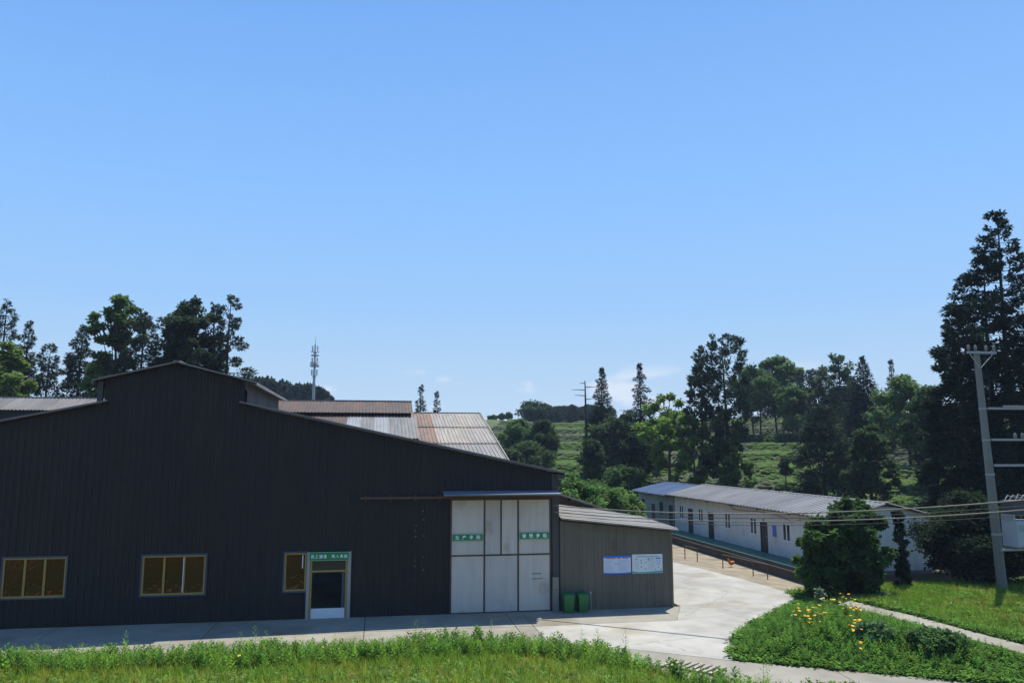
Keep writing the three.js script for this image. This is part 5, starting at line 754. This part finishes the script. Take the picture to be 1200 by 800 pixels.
// ---------------------------------------------------------------- poles, wires, mast, small things
{
  // H-frame power poles
  const base = L(22.35, 0, 0.35); base.y = groundL(22.35, 0.35);
  const pole = thing('power_pole', 'weathered concrete power pole with crossarm beside the dark cedars', 'power pole', base, YAW, 'power poles'), TP = V(-0.30, 9.75, 0), xAt = (y) => -0.30 * y / 9.75;
  part(pole, 'shaft', rod(V(0, -0.5, 0), TP, 0.20, 0.115, 16), M.pole);
  part(pole, 'band', merge([2.2, 4.6, 6.0, 7.3].map((y) => rod(V(xAt(y), y, 0), V(xAt(y + 0.07), y + 0.07, 0), 0.20 - 0.0085 * y + 0.012, undefined, 16))), M.galv);
  part(pole, 'crossarm', merge([box(-0.85, 0.50, 9.62, 9.72, 0.10, 0.18)]), M.galv);
  part(pole, 'brace', merge([rod(V(-0.75, 9.62, 0.15), V(xAt(9.0), 9.0, 0.12), 0.02), rod(V(0.35, 9.62, 0.15), V(xAt(9.0), 9.0, 0.12), 0.02)]), M.galv);
  for (const x of [-0.78, -0.45, 0.05, 0.42]) { const g = new THREE.LatheGeometry([[0.0, 0], [0.03, 0], [0.03, 0.06], [0.07, 0.08], [0.05, 0.11], [0.075, 0.14], [0.05, 0.17], [0.06, 0.2], [0.03, 0.26], [0, 0.26]].map(([a, b]) => new THREE.Vector2(a, b)), 12); g.translate(x, 9.72, 0.14); part(pole, 'insulator', g, M.porcelain); }
  part(pole, 'lead_wire', tube([V(-0.2, 9.6, 0.2), V(-0.12, 9.2, 0.26), V(0.02, 8.5, 0.2), V(-0.05, 7.4, 0.19)], [0.012, 0.012, 0.012, 0.012], 5), M.wireDark);
  const rungs = [7.34, 6.05, 5.0]; rungs.forEach((y, i) => part(pole, 'crossbar', merge([box(xAt(y) + 0.1, 2.75, y - 0.045, y + 0.045, 0.12, 0.2), ...(i === 0 ? [box(0.65, 2.6, y + 0.05, y + 0.13, 0.10, 0.24)] : [])]), M.galv));
  for (const x of [1.05, 1.4, 1.75]) { const g = new THREE.LatheGeometry([[0, 0], [0.05, 0], [0.08, 0.05], [0.05, 0.08], [0.08, 0.13], [0.05, 0.17], [0.03, 0.24], [0, 0.24]].map(([a, b]) => new THREE.Vector2(a, b)), 10); g.translate(x, 6.095, 0.16); part(pole, 'insulator', g, M.porcelain); }
  const b2 = L(25.15, 0, 0.35); b2.y = groundL(25.15, 0.35);
  const p2 = thing('power_pole', 'second concrete power pole at the picture edge, joined to the first by crossbars', 'power pole', b2, YAW, 'power poles');
  part(p2, 'shaft', rod(V(0, -0.5, 0), V(-0.2, 10.1, 0), 0.20, 0.115, 16), M.pole); part(p2, 'crossarm', box(-0.75, 0.6, 9.95, 10.05, 0.1, 0.18), M.galv);
  for (const x of [-0.62, -0.35, -0.05, 0.3]) { const g = new THREE.LatheGeometry([[0.0, 0], [0.03, 0], [0.03, 0.06], [0.08, 0.08], [0.05, 0.11], [0.085, 0.14], [0.05, 0.17], [0.06, 0.2], [0.03, 0.28], [0, 0.28]].map(([a, b]) => new THREE.Vector2(a, b)), 12); g.translate(x, 10.05, 0.14); part(p2, 'insulator', g, M.porcelain); }
  // transformer cabinet hung between the poles
  const tc = thing('transformer_cabinet', 'pale grey switch cabinet with wires on top hung between the power poles', 'cabinet', L(23.55, 0, 0.35), YAW);
  part(tc, 'platform', merge([box(-1.15, 1.0, 1.86, 1.94, -0.3, -0.22), box(-1.35, 1.0, 1.86, 1.94, 0.22, 0.30), ...[-0.6, 0, 0.6].map((x) => box(x - 0.04, x + 0.04, 1.94, 1.99, -0.35, 0.4))]), M.galv);
  part(tc, 'body', box(-0.72, 0.66, 2.0, 3.05, -0.33, 0.40), std([0.42, 0.44, 0.46], { map: T.grime, roughness: 0.6 }));
  for (const x of [-0.68, -0.02]) part(tc, 'door', box(x, x + 0.64, 2.05, 3.0, 0.402, 0.42), std([0.46, 0.48, 0.50], { map: T.grime, roughness: 0.6 }));
  part(tc, 'plate', merge([box(-0.58, -0.25, 2.62, 2.9, 0.422, 0.43), box(-0.1, 0.05, 2.2, 2.5, 0.422, 0.43)]), M.galv);
  part(tc, 'transformer_tank', box(-0.70, 0.7, 3.30, 3.85, -0.30, 0.35), M.trimDark);
  part(tc, 'tank_rack', merge([box(-0.74, -0.66, 3.05, 3.30, -0.3, 0.35), box(0.60, 0.68, 3.05, 3.30, -0.3, 0.35)]), M.galv);
  const r = mulberry(3), wl = []; for (let k = 0; k < 7; k++) { const x0 = -0.9 + 0.25 * k; wl.push(tube([V(x0, 3.85, 0.2 * r()), V(x0 + 0.2, 4.05 + 0.1 * r(), 0.1), V(x0 + 0.5, 3.95, 0.2), V(x0 + 0.8, 3.87, 0.1)], [0.014, 0.014, 0.014, 0.014], 5)); } part(tc, 'cable', merge(wl), M.galv);
  // four cables from the warehouse corner over the yard to a pole beside the road
  const end = L(21.3, 0, 13.05); end.y = groundL(21.3, 13.05);
  const ep = thing('power_pole', 'concrete roadside power pole carrying the four low cables', 'power pole', end, YAW, 'power poles'); part(ep, 'shaft', rod(V(0, -0.5, 0), V(0, 7, 0), 0.18, 0.12, 14), M.pole); part(ep, 'bracket', box(-0.1, 0.1, 4.9, 5.75, 0.1, 0.2), M.galv);
  const names = [['thick tan overhead cable, uppermost of the four crossing before the dormitory', 3.83, 5.6, 0.02, M.wire], ['thin dark overhead cable just under the uppermost tan one', 3.70, 5.42, 0.010, M.wireDark], ['tan overhead cable, third down of the four crossing before the dormitory', 3.60, 5.30, 0.018, M.wire], ['thin dark overhead cable, lowest of the four crossing before the dormitory', 3.50, 5.14, 0.009, M.wireDark]];
  names.forEach(([label, y0, y1, rad, m], k) => { const a = L(3.84, y0, 0.14 + 0.03 * k), b = V(end.x, end.y + y1 - 0.2, end.z), pts = [], n = 24; for (let i = 0; i <= n; i++) { const t = i / n, p = a.clone().lerp(b, t); p.y -= 4 * 0.72 * t * (1 - t); pts.push(p); } const c = shade(new THREE.Mesh(tube(pts, Array(n + 1).fill(rad), 6), m)); c.name = numbered('overhead_cable'); scene.add(tag(c, label, 'cable', 'overhead cables')); });
  // antenna mast
  const ms = stand(368, 395, 150, 440); const mast = thing('antenna_mast', 'slim grey antenna mast with three tiers of panels on the wooded hill', 'mast', ms.pos, 0), mh = ms.h, per = ms.per;
  part(mast, 'shaft', rod(V(0, -0.5, 0), V(0, mh - 9 * per, 0), 0.40, 0.16, 12), M.galv); part(mast, 'lightning_rod', rod(V(0, mh - 9 * per, 0), V(0, mh, 0), 0.06, 0.03, 6), M.galv);
  const my = (row) => mh - (row - 395) * per;
  for (const [row, w] of [[416.8, 4.8], [429.6, 5.2]]) part(mast, 'platform', merge([new THREE.CylinderGeometry(w * per, w * per, 0.16, 16).translate(0, my(row), 0), new THREE.TorusGeometry(w * per, 0.05, 5, 20).rotateX(Math.PI / 2).translate(0, my(row) + 0.7, 0)]), M.galv);
  for (const row of [409, 423, 437]) for (let k = 0; k < 6; k++) { const a = k / 6 * 6.283 + 0.3; part(mast, 'panel_antenna', box(-0.13, 0.13, my(row) - 0.55, my(row) + 0.55, -0.07, 0.07).rotateY(-a).translate(Math.cos(a) * 0.55, 0, Math.sin(a) * 0.55), M.white); }
  for (const row of [413.6, 427, 441.8]) part(mast, 'collar', new THREE.CylinderGeometry(0.42, 0.42, 0.16, 12).translate(0, my(row), 0), M.galv);
  for (let k = 0; k < 4; k++) { const a = k / 4 * 6.283 + 0.6; part(mast, 'dish', new THREE.CylinderGeometry(0.34, 0.34, 0.22, 14).rotateX(Math.PI / 2).rotateY(-a).translate(Math.cos(a) * 0.75, my(428.3), Math.sin(a) * 0.75), M.white); }
  // dead snag
  const sn = stand(686, 446, 97, 480), wood = [tube([V(0, -0.4, 0), V(0.1, sn.h * 0.5, 0), V(0, sn.h, 0)], [0.26, 0.18, 0.06], 7)], q = mulberry(17);
  for (const [t, s, l] of [[0.90, -1, 1.7], [0.93, 1, 1.5], [0.84, -1, 1.3], [0.80, 1, 1.0], [0.72, -1, 0.8], [0.97, -1, 0.7]]) wood.push(tube([V(0.02, sn.h * t, 0), V(s * l * 0.5, sn.h * t + 0.05, 0.3 * (q() - 0.5)), V(s * l, sn.h * t + 0.25 * (q() - 0.2), 0.6 * (q() - 0.5))], [0.06, 0.045, 0.02], 5));
  const snag = thing('dead_tree', 'bare dead snag with short side limbs beside the spired conifer', 'tree', sn.pos); part(snag, 'trunk', merge(wood), M.bark);
  // two hand rails on the earth path
  const rampHit = (px, py) => { const d = ray(px, py); for (let t = 25; t < 70; t += 0.02) { const p = CAM.clone().addScaledVector(d, t), [x, z] = toL(p.x, p.z); const e = lerpTable([[-21, 11.3], [-12, 12.72], [-8.2, 13.45], [-5.4, 13.88], [-1.5, 14.2]])(z); if (x < 18.4 && p.y <= -0.02 - 0.68 * sstep(0, 1, (x - e) / (18 - e))) return p; } return null; };
  const rail = (label, feet, extra) => { const P = feet.map(([px, py]) => rampHit(px, py)); const o = thing('hand_rail', label, 'hand rail', P[0].clone(), 0, 'hand rails on the earth path'); P.forEach((p) => part(o, 'post', rod(p.clone().sub(P[0]).add(V(0, -0.1, 0)), p.clone().sub(P[0]).add(V(0, 0.74, 0)), 0.028, undefined, 8), M.rustPost)); part(o, 'bar', merge(P.slice(1).map((p, i) => rod(P[i].clone().sub(P[0]).add(V(0, 0.74, 0)), p.clone().sub(P[0]).add(V(0, 0.74, 0)), 0.03, undefined, 8))), M.rustPost); void extra; };
  rail('short rusty two post hand rail nearer the shed corner', [[803, 654.8], [817.5, 658.5]]);
  rail('longer rusty three post hand rail beside the hen', [[847.5, 666], [883, 675], [900, 678.8]]);
  // hen
  const hp = rampHit(857, 664.5), hen = thing('hen', 'orange brown hen standing on the earth path beside the rail', 'hen', hp, 0.5);
  const spine = [[0.30, 0.33], [0.26, 0.31], [0.18, 0.27], [0.08, 0.235], [-0.02, 0.235], [-0.10, 0.28], [-0.14, 0.35], [-0.16, 0.42], [-0.185, 0.455], [-0.215, 0.45], [-0.245, 0.44]].map(([x, y]) => V(x, y, 0));
  part(hen, 'body', tube(spine, [0.004, 0.035, 0.085, 0.115, 0.115, 0.085, 0.055, 0.042, 0.042, 0.03, 0.004], 14), std([0.42, 0.15, 0.045], { roughness: 0.9 }));
  const tl = new Leaves(), tq = mulberry(4); for (let k = 0; k < 14; k++) tl.add(0.2, 0.29, 0.06 * (tq() - 0.5), 0.75, 0.35 + 0.7 * tq(), 0.3 * (tq() - 0.5), 0, 0.2, 1, 0.18 + 0.06 * tq(), 0.03, 1, 1, 1); const tg = tl.geometry(); tg.deleteAttribute('color'); part(hen, 'tail', tg, std([0.09, 0.04, 0.02], { roughness: 0.9 }));
  part(hen, 'comb', merge([0, 1, 2].map((k) => new THREE.ConeGeometry(0.012, 0.035, 6).translate(-0.175 - 0.018 * k, 0.50 - 0.004 * k, 0))), std([0.45, 0.02, 0.02]));
  part(hen, 'beak', new THREE.ConeGeometry(0.011, 0.035, 7).rotateZ(Math.PI / 2).translate(-0.258, 0.438, 0), std([0.5, 0.35, 0.1]));
  for (const s of [-1, 1]) { const lg = [rod(V(0.02, 0.16, 0.045 * s), V(-0.005, 0.012, 0.045 * s), 0.010, 0.009, 6)]; for (const a of [-0.5, 0, 0.5]) lg.push(rod(V(-0.005, 0.012, 0.045 * s), V(-0.06, 0.006, 0.045 * s + 0.05 * a), 0.007, 0.004, 5)); part(hen, 'leg', merge(lg), std([0.45, 0.3, 0.1])); part(hen, 'wing', new THREE.SphereGeometry(1, 12, 8).scale(0.12, 0.06, 0.02).rotateZ(0.25).translate(0.06, 0.25, 0.108 * s), std([0.30, 0.10, 0.03], { roughness: 0.9 })); }
  // slatted drain cover at the bank's foot
  const A = (px, py) => { const d = ray(px, py), t = (0.05 - EYE) / d.y; return CAM.clone().addScaledVector(d, t); }, a0 = A(780, 777), a1 = A(846, 787), dv = a1.clone().sub(a0), dr = thing('drain_cover', 'row of pale wooden slats lying over a dark drain slot by the bank', 'drain cover', V(a0.x, 0.03, a0.z), Math.atan2(-dv.z, dv.x)), len = Math.hypot(dv.x, dv.z);
  part(dr, 'slot_frame', merge([box(0, len, 0.0, 0.03, -0.25, -0.19), box(0, len, 0.0, 0.03, 0.26, 0.32)]), M.rustPost); part(dr, 'slot', box(0, len, 0.002, 0.008, -0.19, 0.26), M.darkPlain);
  for (let k = 0; k < 8; k++) { const x = 0.1 + k * (len - 0.2) / 7, g = box(-0.055, 0.055, 0.03, 0.065, -0.38, 0.42).rotateY(-0.18 + 0.12 * (q() - 0.5)).translate(x, 0, 0.06 * (q() - 0.5)); part(dr, 'slat', g, M.wood); }
}
renderer.render(scene, camera);
